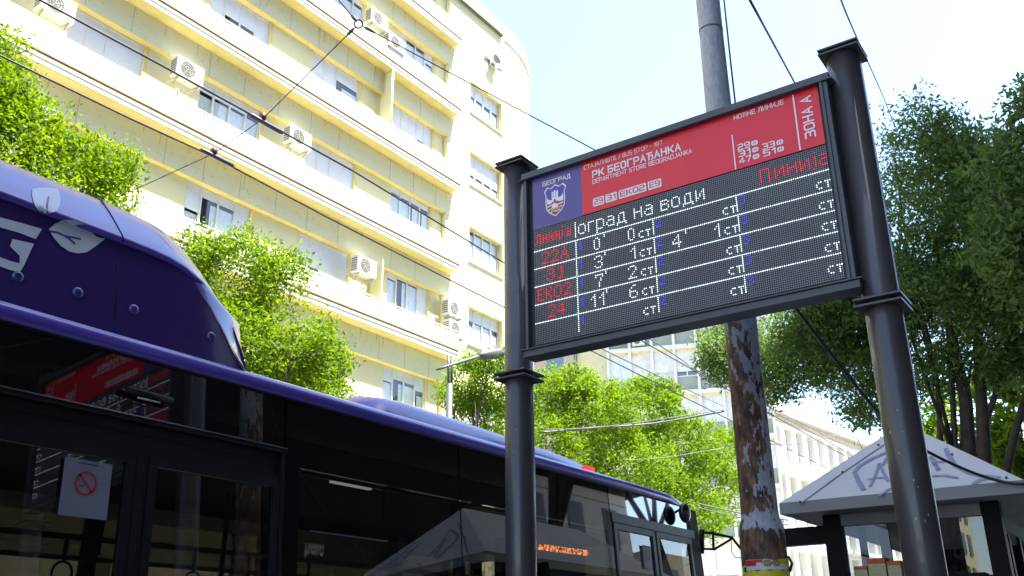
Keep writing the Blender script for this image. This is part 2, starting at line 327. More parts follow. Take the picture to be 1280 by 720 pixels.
# LED matrix
G = {
'0': ['.##.', '#..#', '#..#', '#..#', '#..#', '#..#', '.##.'], '1': ['..#', '.##', '#.#', '..#', '..#', '..#', '..#'],
'2': ['.###.', '#...#', '....#', '...#.', '..#..', '.#...', '#####'], '3': ['.###.', '#...#', '....#', '..##.', '....#', '#...#', '.###.'],
'4': ['...#.', '..##.', '.#.#.', '#..#.', '#####', '...#.', '...#.'], '6': ['..##.', '.#...', '#....', '####.', '#...#', '#...#', '.###.'],
'7': ['#####', '#...#', '...#.', '...#.', '..#..', '..#..', '..#..'], 'A': ['..#..', '..#..', '.#.#.', '.#.#.', '.###.', '#...#', '#...#'],
'E': ['####', '#...', '#...', '###.', '#...', '#...', '####'], 'K': ['#..#', '#..#', '#.#.', '##..', '#.#.', '#..#', '#..#'],
'O': ['.###.', '#...#', '#...#', '#...#', '#...#', '#...#', '.###.'],
'R1': ['.##', '#.#', '..#', '..#', '..#', '..#', '###'],
'о': ['.###.', '#...#', '#...#', '#...#', '#...#', '.###.'], 'г': ['####', '#...', '#...', '#...', '#...', '#...'],
'р': ['####.', '#...#', '#...#', '#...#', '#...#', '####.', '#....', '#....', '#....'], 'а': ['.###.', '....#', '.####', '#...#', '#...#', '.####'],
'д': ['..###.', '.#..#.', '.#..#.', '.#..#.', '.#..#.', '######', '#....#'], 'н': ['#...#', '#...#', '#####', '#...#', '#...#', '#...#'],
'в': ['####.', '#...#', '####.', '#...#', '#...#', '####.'], 'и': ['#...#', '#..##', '#.#.#', '#.#.#', '##..#', '#...#'],
'Л': ['.#####', '.#...#', '.#...#', '.#...#', '.#...#', '.#...#', '.#...#', '#....#'], 'ј': ['.#', '..', '.#', '.#', '.#', '.#', '.#', '.#', '#.'],
'sЛ': ['.###', '.#.#', '.#.#', '.#.#', '.#.#', '#..#'], 'sи': ['#.#', '#.#', '###', '#.#', '#.#'], 'sн': ['#.#', '#.#', '###', '#.#', '#.#'], 'sа': ['##.', '..#', '###', '#.#', '###'], 'sј': ['.#', '..', '.#', '.#', '.#', '.#', '#.'],
'с': ['.##', '#..', '#..', '.##'], 'т': ['###', '.#.', '.#.', '.#.'], "'": ['#', '#'],
'b1': ['.#', '##', '.#', '.#', '.#'], 'b2': ['##.', '..#', '.#.', '#..', '###'], 'b3': ['##.', '..#', '.#.', '..#', '##.']}
LIT = {}
def led(ch, c, r, k):
    for j, row in enumerate(G[ch]):
        for i, q in enumerate(row):
            if q == '#' and 0 <= c+i < 160: LIT[(c+i, r+j)] = k
for r in (12, 22, 32, 42, 52):
    for c in range(0, 160): LIT[(c, r)] = 'w'
for r in list(range(2, 11))+[q for b in (13, 23, 33, 43, 53) for q in range(b, b+9)]: LIT[(26, r)] = 'w'
for b in (13, 23, 33, 43, 53):
    for r in range(b, b+8): LIT[(71, r)] = 'w'; LIT[(115, r)] = 'w'
    led('b1', 28, b+1, 'b'); led('b2', 73, b, 'b'); led('b3', 117, b, 'b')
    for c in (64, 109, 153): led('с', c-1 if c < 150 else c, b+4, 'w'); led('т', c+3 if c < 150 else c+4, b+4, 'w')
for ch, c, r in (('sЛ', 1, 3), ('sи', 6, 4), ('sн', 10, 4), ('sи', 14, 4), ('sј', 17, 2), ('sа', 21, 4)): led(ch, c, r, 'r')
for ch, c in zip('оград', (28, 34, 39, 45, 51)): led(ch, c, 4, 'w')
for ch, c in zip('наводи', (61, 67, 76, 82, 88, 95)): led(ch, c, 4, 'w')
for ch, c, r in (('Л', 127, 3), ('и', 135, 4), ('н', 141, 4), ('и', 147, 4), ('ј', 153, 2), ('а', 156, 4)): led(ch, c, r, 'r')
for ch, c, r in (('2', 5, 14), ('2', 11, 14), ('A', 17, 14), ('3', 8, 24), ('R1', 15, 24), ('E', 2, 34), ('K', 7, 34), ('O', 12, 34), ('2', 18, 34), ('2', 8, 44), ('4', 14, 44)): led(ch, c, r, 'r')
for ch, c, r in (('0', 37, 14), ("'", 43, 13), ('3', 37, 24), ("'", 43, 23), ('7', 37, 34), ("'", 43, 33), ('1', 34, 44), ('1', 39, 44), ("'", 43, 43), ('0', 57, 14), ('1', 58, 24), ('2', 56, 34), ('6', 56, 44), ('4', 81, 24), ("'", 88, 23), ('1', 103, 24)): led(ch, c, r, 'w')
def leds(keys, x, hw):
    mb = MB(); hy = hw*.0099*kS; hz = hw*.01017*kS
    for c, r in keys:
        y, z = CY(c+.5), CZ(r+.5)
        mb.poly([(x, y+hy, z-hz*.5), (x, y+hy*.5, z-hz), (x, y-hy*.5, z-hz), (x, y-hy, z-hz*.5), (x, y-hy, z+hz*.5), (x, y-hy*.5, z+hz), (x, y+hy*.5, z+hz), (x, y+hy, z+hz*.5)])
    return mb
for k, nm, em, es, bc_ in (('w', 'white_led', (.8, .97, 1), .48, (.4, .4, .4)), ('r', 'red_led', (1, .015, .02), .42, (.35, .01, .01)), ('b', 'blue_led', (.06, .05, 1), .6, (.02, .02, .3))):
    o = obj(nm, leds([q for q, v in LIT.items() if v == k], XF-.003, .27), mat(nm, bc_, .5, emit=em, es=es), sg); o['kind'] = 'stuff'
o = obj('unlit_led', leds([(c, r) for c in range(160) for r in range(64) if (c, r) not in LIT], XF-.0015, .28), mat('unlit_led', (.30, .30, .30), .4), sg); o['kind'] = 'stuff'
# ------------------------------------------------------------------ rusty trolley pole
XQ, YQ = 5.03, 5.03*.371
m = bpy.data.materials.new('peeling_rusty_paint'); m.use_nodes = True; t = m.node_tree; b = t.nodes['Principled BSDF']; b.inputs['Roughness'].default_value = .7
tc = t.nodes.new('ShaderNodeTexCoord'); mp = t.nodes.new('ShaderNodeMapping'); mp.inputs['Scale'].default_value = (1, 1, .38)
t.links.new(tc.outputs['Object'], mp.inputs[0])
def N(sc, d=6, src=mp): 
    n = t.nodes.new('ShaderNodeTexNoise'); n.inputs['Scale'].default_value = sc; n.inputs['Detail'].default_value = d; n.inputs['Roughness'].default_value = .6; t.links.new(src.outputs[0], n.inputs['Vector']); return n
def MATH(op, a, b_=None):
    q = t.nodes.new('ShaderNodeMath'); q.operation = op
    for i, v in enumerate((a, b_)):
        if v is None: continue
        if isinstance(v, (int, float)): q.inputs[i].default_value = v
        else: t.links.new(v, q.inputs[i])
    return q.outputs[0]
def RAMP(v, stops, interp='LINEAR'):
    r_ = t.nodes.new('ShaderNodeValToRGB'); r_.color_ramp.interpolation = interp; e = r_.color_ramp.elements
    e[0].position, e[0].color = stops[0][0], (*stops[0][1], 1); e[1].position, e[1].color = stops[-1][0], (*stops[-1][1], 1)
    for p_, c_ in stops[1:-1]: q = e.new(p_); q.color = (*c_, 1)
    t.links.new(v, r_.inputs[0]); return r_.outputs[0]
sx = t.nodes.new('ShaderNodeSeparateXYZ'); t.links.new(tc.outputs['Object'], sx.inputs[0])
n1 = N(24, 9); n2 = N(46, 5); n3 = N(30, 6)
hz_ = t.nodes.new('ShaderNodeMapRange'); hz_.inputs[1].default_value = 2.0; hz_.inputs[2].default_value = 4.5; t.links.new(sx.outputs[2], hz_.inputs[0])
hc = RAMP(hz_.outputs[0], [((z-2)/2.5, (v, v, v)) for z, v in ((2.0, .80), (2.21, .66), (2.235, .44), (2.29, .42), (2.33, .60), (2.75, .60), (3.1, .55), (3.5, .47), (4.1, .30), (4.5, .15))])
hgt_o = MATH('SUBTRACT', hc, .5)
sd_ = t.nodes.new('ShaderNodeMapRange'); sd_.inputs[1].default_value = -.12; sd_.inputs[2].default_value = .12; sd_.inputs[3].default_value = -.15; sd_.inputs[4].default_value = .13; t.links.new(sx.outputs[1], sd_.inputs[0])
rustf = MATH('ADD', MATH('ADD', n1.outputs['Fac'], MATH('MULTIPLY', MATH('SUBTRACT', n2.outputs['Fac'], .5), .55)), MATH('ADD', hgt_o, sd_.outputs[0]))
mask = RAMP(rustf, [(.495, (0, 0, 0)), (.51, (1, 1, 1))])
rustc = RAMP(n3.outputs['Fac'], [(.3, (.020, .013, .010)), (.44, (.070, .038, .024)), (.56, (.15, .078, .042)), (.64, (.26, .13, .06)), (.74, (.38, .29, .19))])
paintc = RAMP(n2.outputs['Fac'], [(.3, (.27, .28, .32)), (.7, (.42, .43, .47))])
mx = t.nodes.new('ShaderNodeMixRGB'); t.links.new(mask, mx.inputs[0]); t.links.new(paintc, mx.inputs[1]); t.links.new(rustc, mx.inputs[2]); t.links.new(mx.outputs[0], b.inputs['Base Color'])
bp = t.nodes.new('ShaderNodeBump'); bp.inputs['Strength'].default_value = .5; bp.inputs['Distance'].default_value = .004; t.links.new(MATH('SUBTRACT', n2.outputs['Fac'], mask), bp.inputs['Height']); t.links.new(bp.outputs[0], b.inputs['Normal'])
rusty = m
tp = thing('trolley_pole', 'tall round steel pole with peeling grey paint and rust behind the departure board', 'pole', (XQ, YQ, 0))
zz = lambda k: 1.6+XQ*k
prof = [(0, 56), (zz(.115), 56), (zz(.124), 55), (zz(.131), 51.5), (zz(.137), 46.5), (zz(.146), 45.2), (zz(.368), 39.5), (zz(.76), 29.3)]
rr = [px_r((XQ, YQ, z), wpx) if z > 1 else px_r((XQ, YQ, 2.1), 57) for z, wpx in prof]
obj('pole', MB().tube([(XQ, YQ, z) for z, _ in prof]+[(XQ, YQ, 8.6)], rr+[.085], 48), rusty, tp)
zs_ = zz(.765); obj('joint_ring', MB().tube([(XQ, YQ, zs_-.006), (XQ, YQ, zs_+.006)], rr[-1]+.002, 48), mat('pole_joint', (.12, .12, .13), .7), tp)
def wrap(a0, a1, z0f, z1f, m, name, lift, par, n=14):
    rows = []
    rb = rr[0]+lift
    for k in range(n+1):
        a = R(a0+(a1-a0)*k/n); rows.append([(XQ+rb*math.cos(a), YQ+rb*math.sin(a), z) for z in (z0f(k/n), z1f(k/n))])
    return obj(name, MB().grid(rows, True), m, par)
zt_ = zz(.093)
for nm, lab, a0, a1, z0, z1, col, gl in (
    ('sticker', 'torn yellow sticker wrapped round the rusty pole', 125, 285, zt_-.14, lambda u: zt_-.032+.006*math.sin(9*u)+(.030 if u > .62 else 0), (.62, .55, .02), .002),
    ('sticker', 'red and white sticker with orange letters on the rusty pole above the yellow one', 150, 262, zt_-.055, lambda u: zt_-.002-.075*max(0, u-.55), (.6, .6, .62), .004)):
    o = wrap(a0, a1, (lambda u, z0=z0: z0), z1, mat('sticker_%d' % int(col[0]*100), col, .5, var=.08, vscale=30), nm, gl, None); tag(o, lab, 'sticker', 'stickers pasted on the rusty pole')
    if gl > .003:
        wrap(151, 180, lambda u: zt_-.034, lambda u: zt_-.004, mat('sticker_red', (.55, .01, .02), .5), 'red_corner', .0052, o); wrap(180, 196, lambda u: zt_-.018, lambda u: zt_-.003, MATS['sticker_red'], 'red_corner', .0052, o)
        for k, aa in enumerate((206, 228)):
            for i in range(6):
                a_ = aa+7*math.cos(R(60*i)); z_ = zt_-.022+.011*math.sin(R(60*i))
                wrap(a_-4.2, a_+4.2, lambda u, z_=z_: z_-.007, lambda u, z_=z_: z_+.007, mat('sticker_green', (.03, .22, .08), .5), 'green_outline', .0052+.0001*i, o, 3)
                wrap(a_-2.5, a_+2.5, lambda u, z_=z_: z_-.004, lambda u, z_=z_: z_+.004, mat('sticker_orange', (.8, .18, .02), .5), 'orange_letter', .0064+.0001*i, o, 3)
    else:
        for i, aa in enumerate((140, 176, 205, 238)):
            wrap(aa, aa+12, lambda u: zt_-.06, lambda u: zt_-.042+.008*math.sin(3*u), mat('ink_black', (.01, .01, .012), .6), 'black_print', .0032, o, 4)
pr_ = at(985, 702, 0, XQ); o = obj('ribbon', MB().tube([pr_+Vector((0, .02, .03)), pr_+Vector((-.01, -.01, .02)), pr_+Vector((0, -.02, -.01)), pr_+Vector((.01, .0, -.05))], .008, 6), mat('ribbon_dark', (.03, .008, .015), .5)); tag(o, 'scrap of dark ribbon tied to the right of the rusty pole', 'ribbon')

# ------------------------------------------------------------------ bus
YS = lambda z: 3.934+(z-2.75)*.062
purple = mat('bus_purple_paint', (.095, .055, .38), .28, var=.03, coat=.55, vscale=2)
blackgloss = mat('bus_black_glass', (.006, .005, .006), .03, var=.0, spec=.5)
blackgloss.node_tree.nodes['Principled BSDF'].inputs['Coat Weight'].default_value = 1; blackgloss.node_tree.nodes['Principled BSDF'].inputs['Coat IOR'].default_value = 1.45; blackgloss.node_tree.nodes['Principled BSDF'].inputs['Coat Roughness'].default_value = .01
frontgloss = mat('bus_front_glass', (.006, .005, .006), .03, var=.0, spec=1., coat=1.0); frontgloss.node_tree.nodes['Principled BSDF'].inputs['Coat IOR'].default_value = 2.2; frontgloss.node_tree.nodes['Principled BSDF'].inputs['Coat Roughness'].default_value = .01
seal = mat('black_rubber', (.006, .0055, .006), .6, spec=.25)
tint = glassmat('bus_tinted_glass', (.14, .14, .14), 1, .0, 1.95)
alu = mat('bus_door_frame', (.010, .008, .010), .4, metal=.0, var=.1, spec=.3)
alu2 = mat('front_door_frame', (.045, .043, .045), .4, spec=.4)
inner_grey = mat('bus_interior_grey', (.10, .09, .09), .6); inner_dark = mat('bus_interior_dark', (.03, .026, .028), .7, spec=.2)
BX0, BX1 = -6.0, 8.86
bus = thing('city_bus', 'purple city bus with black glass side and gas tank fairing on its roof', 'bus', (1.5, 5.2, -.15))
def sidebox(x0, x1, z0, z1, m, name, d=.03, out_=0., parent=bus, bev=0):
    mb = MB(); P = []
    for z in (z0, z1):
        y = YS(z)-out_; P += [(x0, y, z), (x1, y, z), (x1, y+d, z), (x0, y+d, z)]
    i = 0; mb.v = P; mb.f = [(0,3,2,1),(4,5,6,7),(0,1,5,4),(1,2,6,5),(2,3,7,6),(3,0,4,7)]; mb.smooth = [False]*6
    return obj(name, mb, m, parent, bev)
def pane(x0, x1, z0, z1, name='window_pane', parent=bus, m=tint, off=0.):
    return obj(name, MB().quad((x0, YS(z0)-off, z0), (x1, YS(z0)-off, z0), (x1, YS(z1)-off, z1), (x0, YS(z1)-off, z1)), m, parent)
# cove panels above the windows, black glass
for x0, x1 in ((BX0, 3.475), (3.49, 5.03), (5.042, 7.085), (7.10, 8.60)):
    zlo = 2.675 if x1 < 4 else (2.58 if x1 < 7.2 else 2.735)
    sidebox(x0, x1, zlo, 2.955, blackgloss if x0 < 7 else frontgloss, 'cove_panel')
# roof rail: rounded purple edge running along the roof
rows = []
for x in (BX0, -2, 0, 2, 4, 6, 7.6, 8.3, 8.62, 8.78):
    tz = -.0 if x < 8 else -(x-8)**2*.09; ty = 0 if x < 8.3 else (x-8.3)**2*.35
    rows.append([(x, 3.948+ty+a, 3.0+tz+c) for a, c in ((.005, -.048), (-.006, -.046), (-.016, -.03), (-.018, -.008), (-.012, .018), (.004, .038), (.03, .052), (.08, .060), (.2, .066), (1.27, .075))])
obj('roof_edge', MB().grid(rows), purple, bus)
obj('roof', MB().box(BX0, 8.7, 4.6, 6.5, 2.95, 3.06), purple, bus)
obj('gutter_trim', MB().box(BX0, 8.55, 3.938, 3.96, 2.944, 2.953), seal, bus)
# far side
fs = MB()
obj('far_lower_wall', MB().box(BX0, 8.7, 6.44, 6.5, .1, 1.25), inner_grey, bus)
obj('far_upper_wall', MB().box(BX0, 8.7, 6.44, 6.5, 2.62, 2.95), inner_dark, bus)
for x in (-4, -2.4, -.8, .8, 2.4, 4.0, 5.6, 7.2, 8.6): obj('far_pillar', MB().box(x-.06, x+.06, 6.43, 6.5, 1.25, 2.62), inner_dark, bus)
for a, b_ in zip((-4, -2.4, -.8, .8, 2.4, 4.0, 5.6, 7.2), (-2.4, -.8, .8, 2.4, 4.0, 5.6, 7.2, 8.6)):
    obj('far_window', MB().quad((a+.06, 6.47, 1.25), (b_-.06, 6.47, 1.25), (b_-.06, 6.47, 2.62), (a+.06, 6.47, 2.62)), tint, bus)
obj('ceiling', MB().box(BX0, 8.6, 4.1, 6.43, 2.64, 2.68), inner_grey, bus)
obj('bus_floor', MB().box(BX0, 8.6, 3.99, 6.43, .12, .2), inner_dark, bus)
obj('rear_wall', MB().box(BX0, BX0+.05, 3.99, 6.43, .2, 2.94), inner_dark, bus)
obj('inner_cove', MB().box(BX0, 8.6, 4.0, 4.09, 2.645, 2.93), inner_dark, bus)
obj('ceiling_light', MB().obox(Vector((0, 5.40, 0)), Vector((1, 0, 0)), Vector((0, 1, 0)), Vector((0, 0, 1)), 4.06, 4.40, -1.27, -1.24, 2.585, 2.60), mat('bus_light_tube', (.8, .8, .8), emit=(.85, 1, .95), es=.30), bus)
obj('light_channel', MB().box(3.6, 8.5, 4.12, 4.17, 2.602, 2.638), mat('light_channel', (.12, .12, .12), .4), bus)
obj('ceiling_duct', MB().box(BX0, 8.5, 5.75, 6.42, 2.56, 2.62), mat('duct_dark_red', (.06, .012, .012), .5), bus)
# lower body
sidebox(BX0, 1.0, .1, 1.05, purple, 'lower_panel'); sidebox(3.52, 7.05, .1, 1.05, purple, 'lower_panel')
for cx in (-3.2, 4.9):
    w_ = obj('wheel', MB().tube([(cx, 3.99, .33), (cx, 4.25, .33)], .48, 32), seal, bus); obj('rim', MB().tube([(cx, 3.975, .33), (cx, 4.0, .33)], .27, 24), mat('wheel_rim', (.4, .4, .42), .4, metal=.8), w_)
# big window panes and pillars
for x0, x1, zt2 in ((-5.8, -2.2, 2.66), (-2.1, .9, 2.66)): pane(x0, x1, 1.05, zt2)
for x0, x1 in ((3.60, 5.03), (5.042, 7.05)):
    pane(x0, x1, 1.05, 2.58, off=.0)
sidebox(3.49, 3.60, 1.05, 2.58, blackgloss, 'pillar'); sidebox(4.98, 5.08, 1.05, 2.575, seal, 'pillar', .02, -.012); sidebox(7.0, 7.1, 1.05, 2.735, blackgloss, 'pillar')
sidebox(-2.2, -2.1, 1.05, 2.66, blackgloss, 'pillar'); sidebox(.9, 1.05, 1.05, 2.66, blackgloss, 'pillar')
# tilting hopper window
hz0, hz1, hx0, hx1 = 2.245, 2.558, 3.685, 4.31
hop = sidebox(hx0, hx1, hz0, hz0+.007, mat('hopper_rail', (.22, .23, .30), .3, metal=.8), 'hopper_window', .012, .006)
sidebox(hx1-.03, hx1, hz0+.008, hz1, blackgloss, 'hopper_stile', .006, .002, hop); sidebox(hx0, hx1-.031, hz1-.012, hz1, blackgloss, 'hopper_stile', .006, .002, hop)
for x_, z_, w_, h_, c_ in ((2.98, 1.66, .10, .13, 'a'), (4.02, 1.60, .12, .15, 'b'), (4.02, 1.42, .12, .13, 'a')):
    obj('notice', MB().quad((x_, 6.40, z_+.55), (x_+w_, 6.40, z_+.55), (x_+w_, 6.40, z_+.55+h_), (x_, 6.40, z_+.55+h_)), mat('notice_glow_yellow_'+c_, (.6, .58, .30) if c_ == 'a' else (.5, .52, .45), .7, emit=(.6, .58, .3), es=.03), bus)  # paper given a faint glow of its own
# rear door pair
sidebox(BX0, 3.485, 2.640, 2.662, seal, 'door_header', .05, .018)
sidebox(BX0, 3.487, 2.663, 2.669, mat('header_trim', (.45, .47, .58), .25, metal=.9), 'header_trim', .012, .022)
sidebox(1.06, 3.485, 2.50, 2.638, alu, 'door_case', .05, -.01)
sidebox(1.06, 3.485, 2.585, 2.592, seal, 'case_groove', .01, -.006)
def leaf(x0, x1, zt3, hinge, alu=alu):
    d = sidebox(x0, x1, zt3-.05, zt3, alu, 'door', .035, .004)
    sidebox(x0, x0+.045, .15, zt3-.051, alu, 'door_stile', .035, .004, d); sidebox(x1-.045, x1, .15, zt3-.051, alu, 'door_stile', .035, .004, d)
    sidebox(x0+.046, x1-.046, .15, .25, alu, 'door_rail', .035, .004, d)
    pane(x0+.046, x1-.046, .25, zt3-.051, 'door_glass', d, off=-.012)
    hx = (x0+.1) if hinge < 0 else (x1-.1)
    obj('grab_bar', MB().tube([(hx, 4.02, .7), (hx, 4.02, 1.9)], .014, 8), mat('yellow_grab', (.5, .33, .02), .4), d)
leaf(1.08, 1.80, 2.50, -1); leaf(1.84, 2.585, 2.50, 1); leaf(2.655, 3.46, 2.50, -1)
sidebox(2.59, 2.65, .15, 2.50, seal, 'door_seal', .02, .0)
sidebox(3.463, 3.487, .15, 2.638, alu, 'door_post', .04, .006)
# dark lamp with a slot above the rear door
q1 = at(158, 486, 1, 3.90); q2 = at(214, 502, 1, 3.90)
lm = obj('door_lamp', MB().tube([q1, q2], [.016, .02], 12), seal, bus)
obj('lamp_slot', MB().tube([at(172, 497, 1, 3.885), at(200, 503.5, 1, 3.885)], .004, 6), mat('lamp_slot', (.5, .47, .4), .4), lm)
# front door pair and front end
sidebox(7.11, 8.74, 2.655, 2.733, alu2, 'front_door_header', .05, .012)
leaf(7.14, 7.885, 2.65, -1, alu2); leaf(7.925, 8.67, 2.65, 1, alu2); sidebox(7.888, 7.922, .15, 2.65, seal, 'door_seal', .02, 0)
sidebox(8.675, 8.86, .15, 2.94, seal, 'front_pillar', .05, .004)
sidebox(8.61, 8.674, 2.735, 2.94, seal, 'front_pillar', .03, .0)
obj('windscreen', MB().quad((8.86, 4.05, 1.1), (8.86, 6.4, 1.1), (8.78, 6.35, 2.75), (8.78, 4.1, 2.75)), tint, bus)
obj('front_panel', MB().box(8.80, 8.9, 4.0, 6.45, .1, 1.1), purple, bus); obj('front_brow', MB().box(8.70, 8.80, 3.99, 6.45, 2.76, 2.98), blackgloss, bus, .02)
# bright tube stands in for the sky's glint on the bowed corner glass
obj('corner_glass_glint', MB().tube([(8.865, 3.965, 2.45), (8.87, 3.97, 2.75), (8.86, 3.98, 2.93)], .012, 8), mat('glint_metal', (.5, .52, .56), .25, metal=.7), bus)
# mirrors
fm = obj('mirror_arm', MB().tube([at(876, 665, 0, 8.95), at(890, 666.5, 0, 9.0), at(915, 672, 0, 9.15), at(926, 686, 0, 9.2)], .014, 8).tube([at(877, 686, 0, 8.95), at(893, 686.5, 0, 9.0), at(914, 674, 0, 9.14)], .012, 8).tube([at(891, 664, 0, 9.0), at(892, 688, 0, 9.0)], .014, 8).tube([at(877, 662, 0, 8.95), at(877, 692, 0, 8.95)], .028, 8), seal, bus)
obj('mirror_head', MB().box(9.14, 9.22, 3.86, 4.06, 2.03, 2.30), seal, fm, .03)
obj('mirror_wire', MB().tube([at(914, 676, 0, 9.15), at(914.5, 690, 0, 9.15), at(918, 696, 0, 9.15), at(928, 698, 0, 9.15)], .004, 6), seal, fm)
mh = obj('round_mirror', MB().ball(at(856, 641, 1, 3.86), .085, .05, .095), mat('mirror_shell', (.01, .01, .012), .25), bus)
obj('mirror_stem', MB().tube([at(862, 632, 1, 3.92), at(859, 640, 1, 3.86)], .012, 8), seal, mh)
# yellow handrails and strap handles
hr = mat('handrail', (.28, .28, .30), .3, metal=.7)
for y_ in (4.75, 5.75): obj('handrail', MB().tube([(BX0+.2, y_, 2.2), (8.2, y_, 2.2)], .016, 8), hr, bus)
for x_ in (-4.5, -2.5, 0.5, 2.2, 3.8, 5.4, 6.8):
    obj('handrail', MB().tube([(x_, 4.75, .2), (x_, 4.75, 2.55)], .016, 8), mat('yellow_rail', (.55, .35, .02), .4), bus)
for x_ in (1.9, 2.35, 2.8, 3.2, 3.6, 4.0, 4.5, 5.2, 5.9):
    for y_ in (4.75,):
        c_ = Vector((x_, y_, 2.02)); ring = [c_+Vector((.055*math.cos(a), 0, .055*math.sin(a))) for a in [R(k*24) for k in range(16)]]
        s_ = obj('strap_handle', MB().tube(ring, .007, 6, False).tube([(x_, y_, 2.075), (x_, y_, 2.2)], .012, 6), inner_dark, bus)
def seat(x, y):
    s_ = obj('seat', MB().box(x-.22, x+.22, y-.22, y+.22, .62, .70), mat('seat_cloth', (.03, .05, .18), .9), bus, .03); obj('seat_back', MB().box(x-.26, x-.20, y-.22, y+.22, .7, 1.28), MATS['seat_cloth'], s_, .03)
for x in (-3.5, -2.6, -1.7, 4.3, 5.2, 6.1): seat(x, 6.1); seat(x, 5.6)
for x in (4.3, 5.2, 6.1): seat(x, 4.35)
# LED destination display behind the second window
dsp = obj('side_display', MB().box(5.62, 6.78, 4.0, 4.06, 1.9, 2.40), mat('display_black', (.01, .01, .01), .5), bus)
a0 = at(673, 684, 1, 3.995); a1 = at(736, 692, 1, 3.995); mo = MB()
for i in range(64):
    for j in range(5):
        if random.random() < .62 and i % 7 != 6:
            p = a0.lerp(a1, i/64); z_ = p.z+(.018-.009*j); mo.quad((p.x, 3.996, z_), (p.x+.009, 3.996, z_), (p.x+.009, 3.996, z_+.006), (p.x, 3.996, z_+.006))
o = obj('orange_led', mo, mat('orange_led', (.5, .2, .05), emit=(1, .25, .02), es=3.5), dsp); o['kind'] = 'stuff'
# no smoking notices
def notice(px0, py0, px1, py1, cpx, cpy, rpx, lab):
    y0 = 3.925-.012
    A = at(px0, py0, 1, y0); B = at(px1, py1, 1, y0)
    n_ = obj('notice', MB().quad((A.x, YS(B.z)-.004, B.z), (B.x, YS(B.z)-.004, B.z), (B.x, YS(A.z)-.004, A.z), (A.x, YS(A.z)-.004, A.z)), mat('notice_paper', (.20, .20, .25), .5), bus)
    c_ = at(cpx, cpy, 1, y0); r_ = rpx/FPX*(c_-EYE).length; mb = MB()
    for k in range(32):
        a_, b2 = R(k*11.25), R((k+1)*11.25); mb.quad(*[(c_.x+q*r_*math.cos(w_)*1.0, YS(c_.z)-.008, c_.z+q*r_*math.sin(w_)) for q, w_ in ((.8, a_), (1, a_), (1, b2), (.8, b2))])
    d1, d2 = Vector((-.66, 0, .66))*r_, Vector((.66, 0, -.66))*r_; nn = Vector((.08, 0, .08))*r_
    y8 = YS(c_.z)-.008; C8 = Vector((c_.x, y8, c_.z)); mb.quad(C8+d1-nn, C8+d2-nn, C8+d2+nn, C8+d1+nn)
    obj('red_ring', mb, mat('notice_red', (.45, .03, .03), .5), n_)
    cg = MB(); cg.quad(C8+Vector((-.55, 0, -.28))*r_, C8+Vector((-.1, 0, -.28))*r_, C8+Vector((-.1, 0, -.16))*r_, C8+Vector((-.55, 0, -.16))*r_); cg.v = [(v[0], v[1]+.001, v[2]) for v in cg.v]
    for k, zf in enumerate((1.55, -1.5, -1.75)):
        cg.quad(*[(c_.x+q*r_, y8+.002, c_.z+zz2*r_) for q, zz2 in ((-.9, zf), (.9, zf), (.9, zf+.12), (-.9, zf+.12))])
    obj('print', cg, mat('notice_ink', (.08, .06, .09), .6), n_)
notice(81, 571, 130, 651, 105, 605, 13.5, ''); notice(803, 681, 815, 712, 808.5, 694, 6.2, '')
# roof fairing (gas tanks)
YP = lambda z: 3.968+(z-3.04)*.17
fair = MB()
side = [(-5.5, 3.02), (3.19, 3.04), (3.13, 3.12), (3.04, 3.26), (2.95, 3.38), (2.86, 3.47), (2.76, 3.52), (2.6, 3.545), (-5.5, 3.56)]
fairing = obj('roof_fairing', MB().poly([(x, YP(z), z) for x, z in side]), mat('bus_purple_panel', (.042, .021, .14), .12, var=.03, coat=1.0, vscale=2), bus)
def drop(x):
    T = ((-9, 0), (2.45, 0), (2.65, .005), (2.8, .022), (2.92, .06), (3.03, .12), (3.12, .19), (3.2, .275), (3.26, .36), (3.30, .44))
    for (a, da), (b2, db) in zip(T, T[1:]):
        if x <= b2: return da+(db-da)*(x-a)/(b2-a)
    return T[-1][1]
sec = [(4.09, 3.548), (4.035, 3.536), (4.028, 3.55), (4.045, 3.580), (4.11, 3.655), (4.20, 3.755), (4.29, 3.845), (4.40, 3.905), (4.6, 3.945), (5.2, 3.965)]
rows = []
for x in [-5.5, -3, -1, 0, 1, 1.8, 2.2, 2.45, 2.6, 2.7, 2.8, 2.87, 2.93, 2.98, 3.03, 3.08, 3.12, 3.16, 3.2, 3.23, 3.26, 3.3]:
    d_ = drop(x); f_ = 0 if x < 2.7 else (x-2.7)*.10
    rows.append([(x, y+f_, z-d_*(1 if i > 1 else 1)) for i, (y, z) in enumerate(sec)])
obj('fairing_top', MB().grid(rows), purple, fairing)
# end cap between side panel and the top
cap_lo = [(3.19, 3.957, 3.05), (3.13, 3.97, 3.12), (3.04, 3.995, 3.26), (2.95, 4.016, 3.38), (2.86, 4.03, 3.47)]
cap_hi = [(3.46, 4.3, 3.06), (3.42, 4.25, 3.14), (3.34, 4.20, 3.27), (3.26, 4.14, 3.37), (3.0, 4.075, 3.47)]
rows = [[Vector(a).lerp(Vector(b2), k/5)+Vector((0, -.02*math.sin(math.pi*k/5), 0)) for k in range(6)]+[Vector((b2[0]+.03, 5.2, b2[2]))] for a, b2 in zip(cap_lo, cap_hi)]
obj('fairing_end', MB().grid(rows), purple, fairing)
for px_, py_ in ((97, 366), (167, 387), (264, 421), (22, 346)):
    r0_ = ray(px_, py_); y_ = 3.98
    for _ in range(4):
        p = at(px_, py_, 1, y_); y_ = YP(p.z)
    obj('dome_bolt', MB().ball(p, .027, .018, .027, 8), mat('bolt_purple', (.05, .03, .2), .3, coat=.3), fairing)
p1 = [at(a, b2, 1, 4.0) for a, b2 in ((155, 306), (148, 350), (140, 402))]
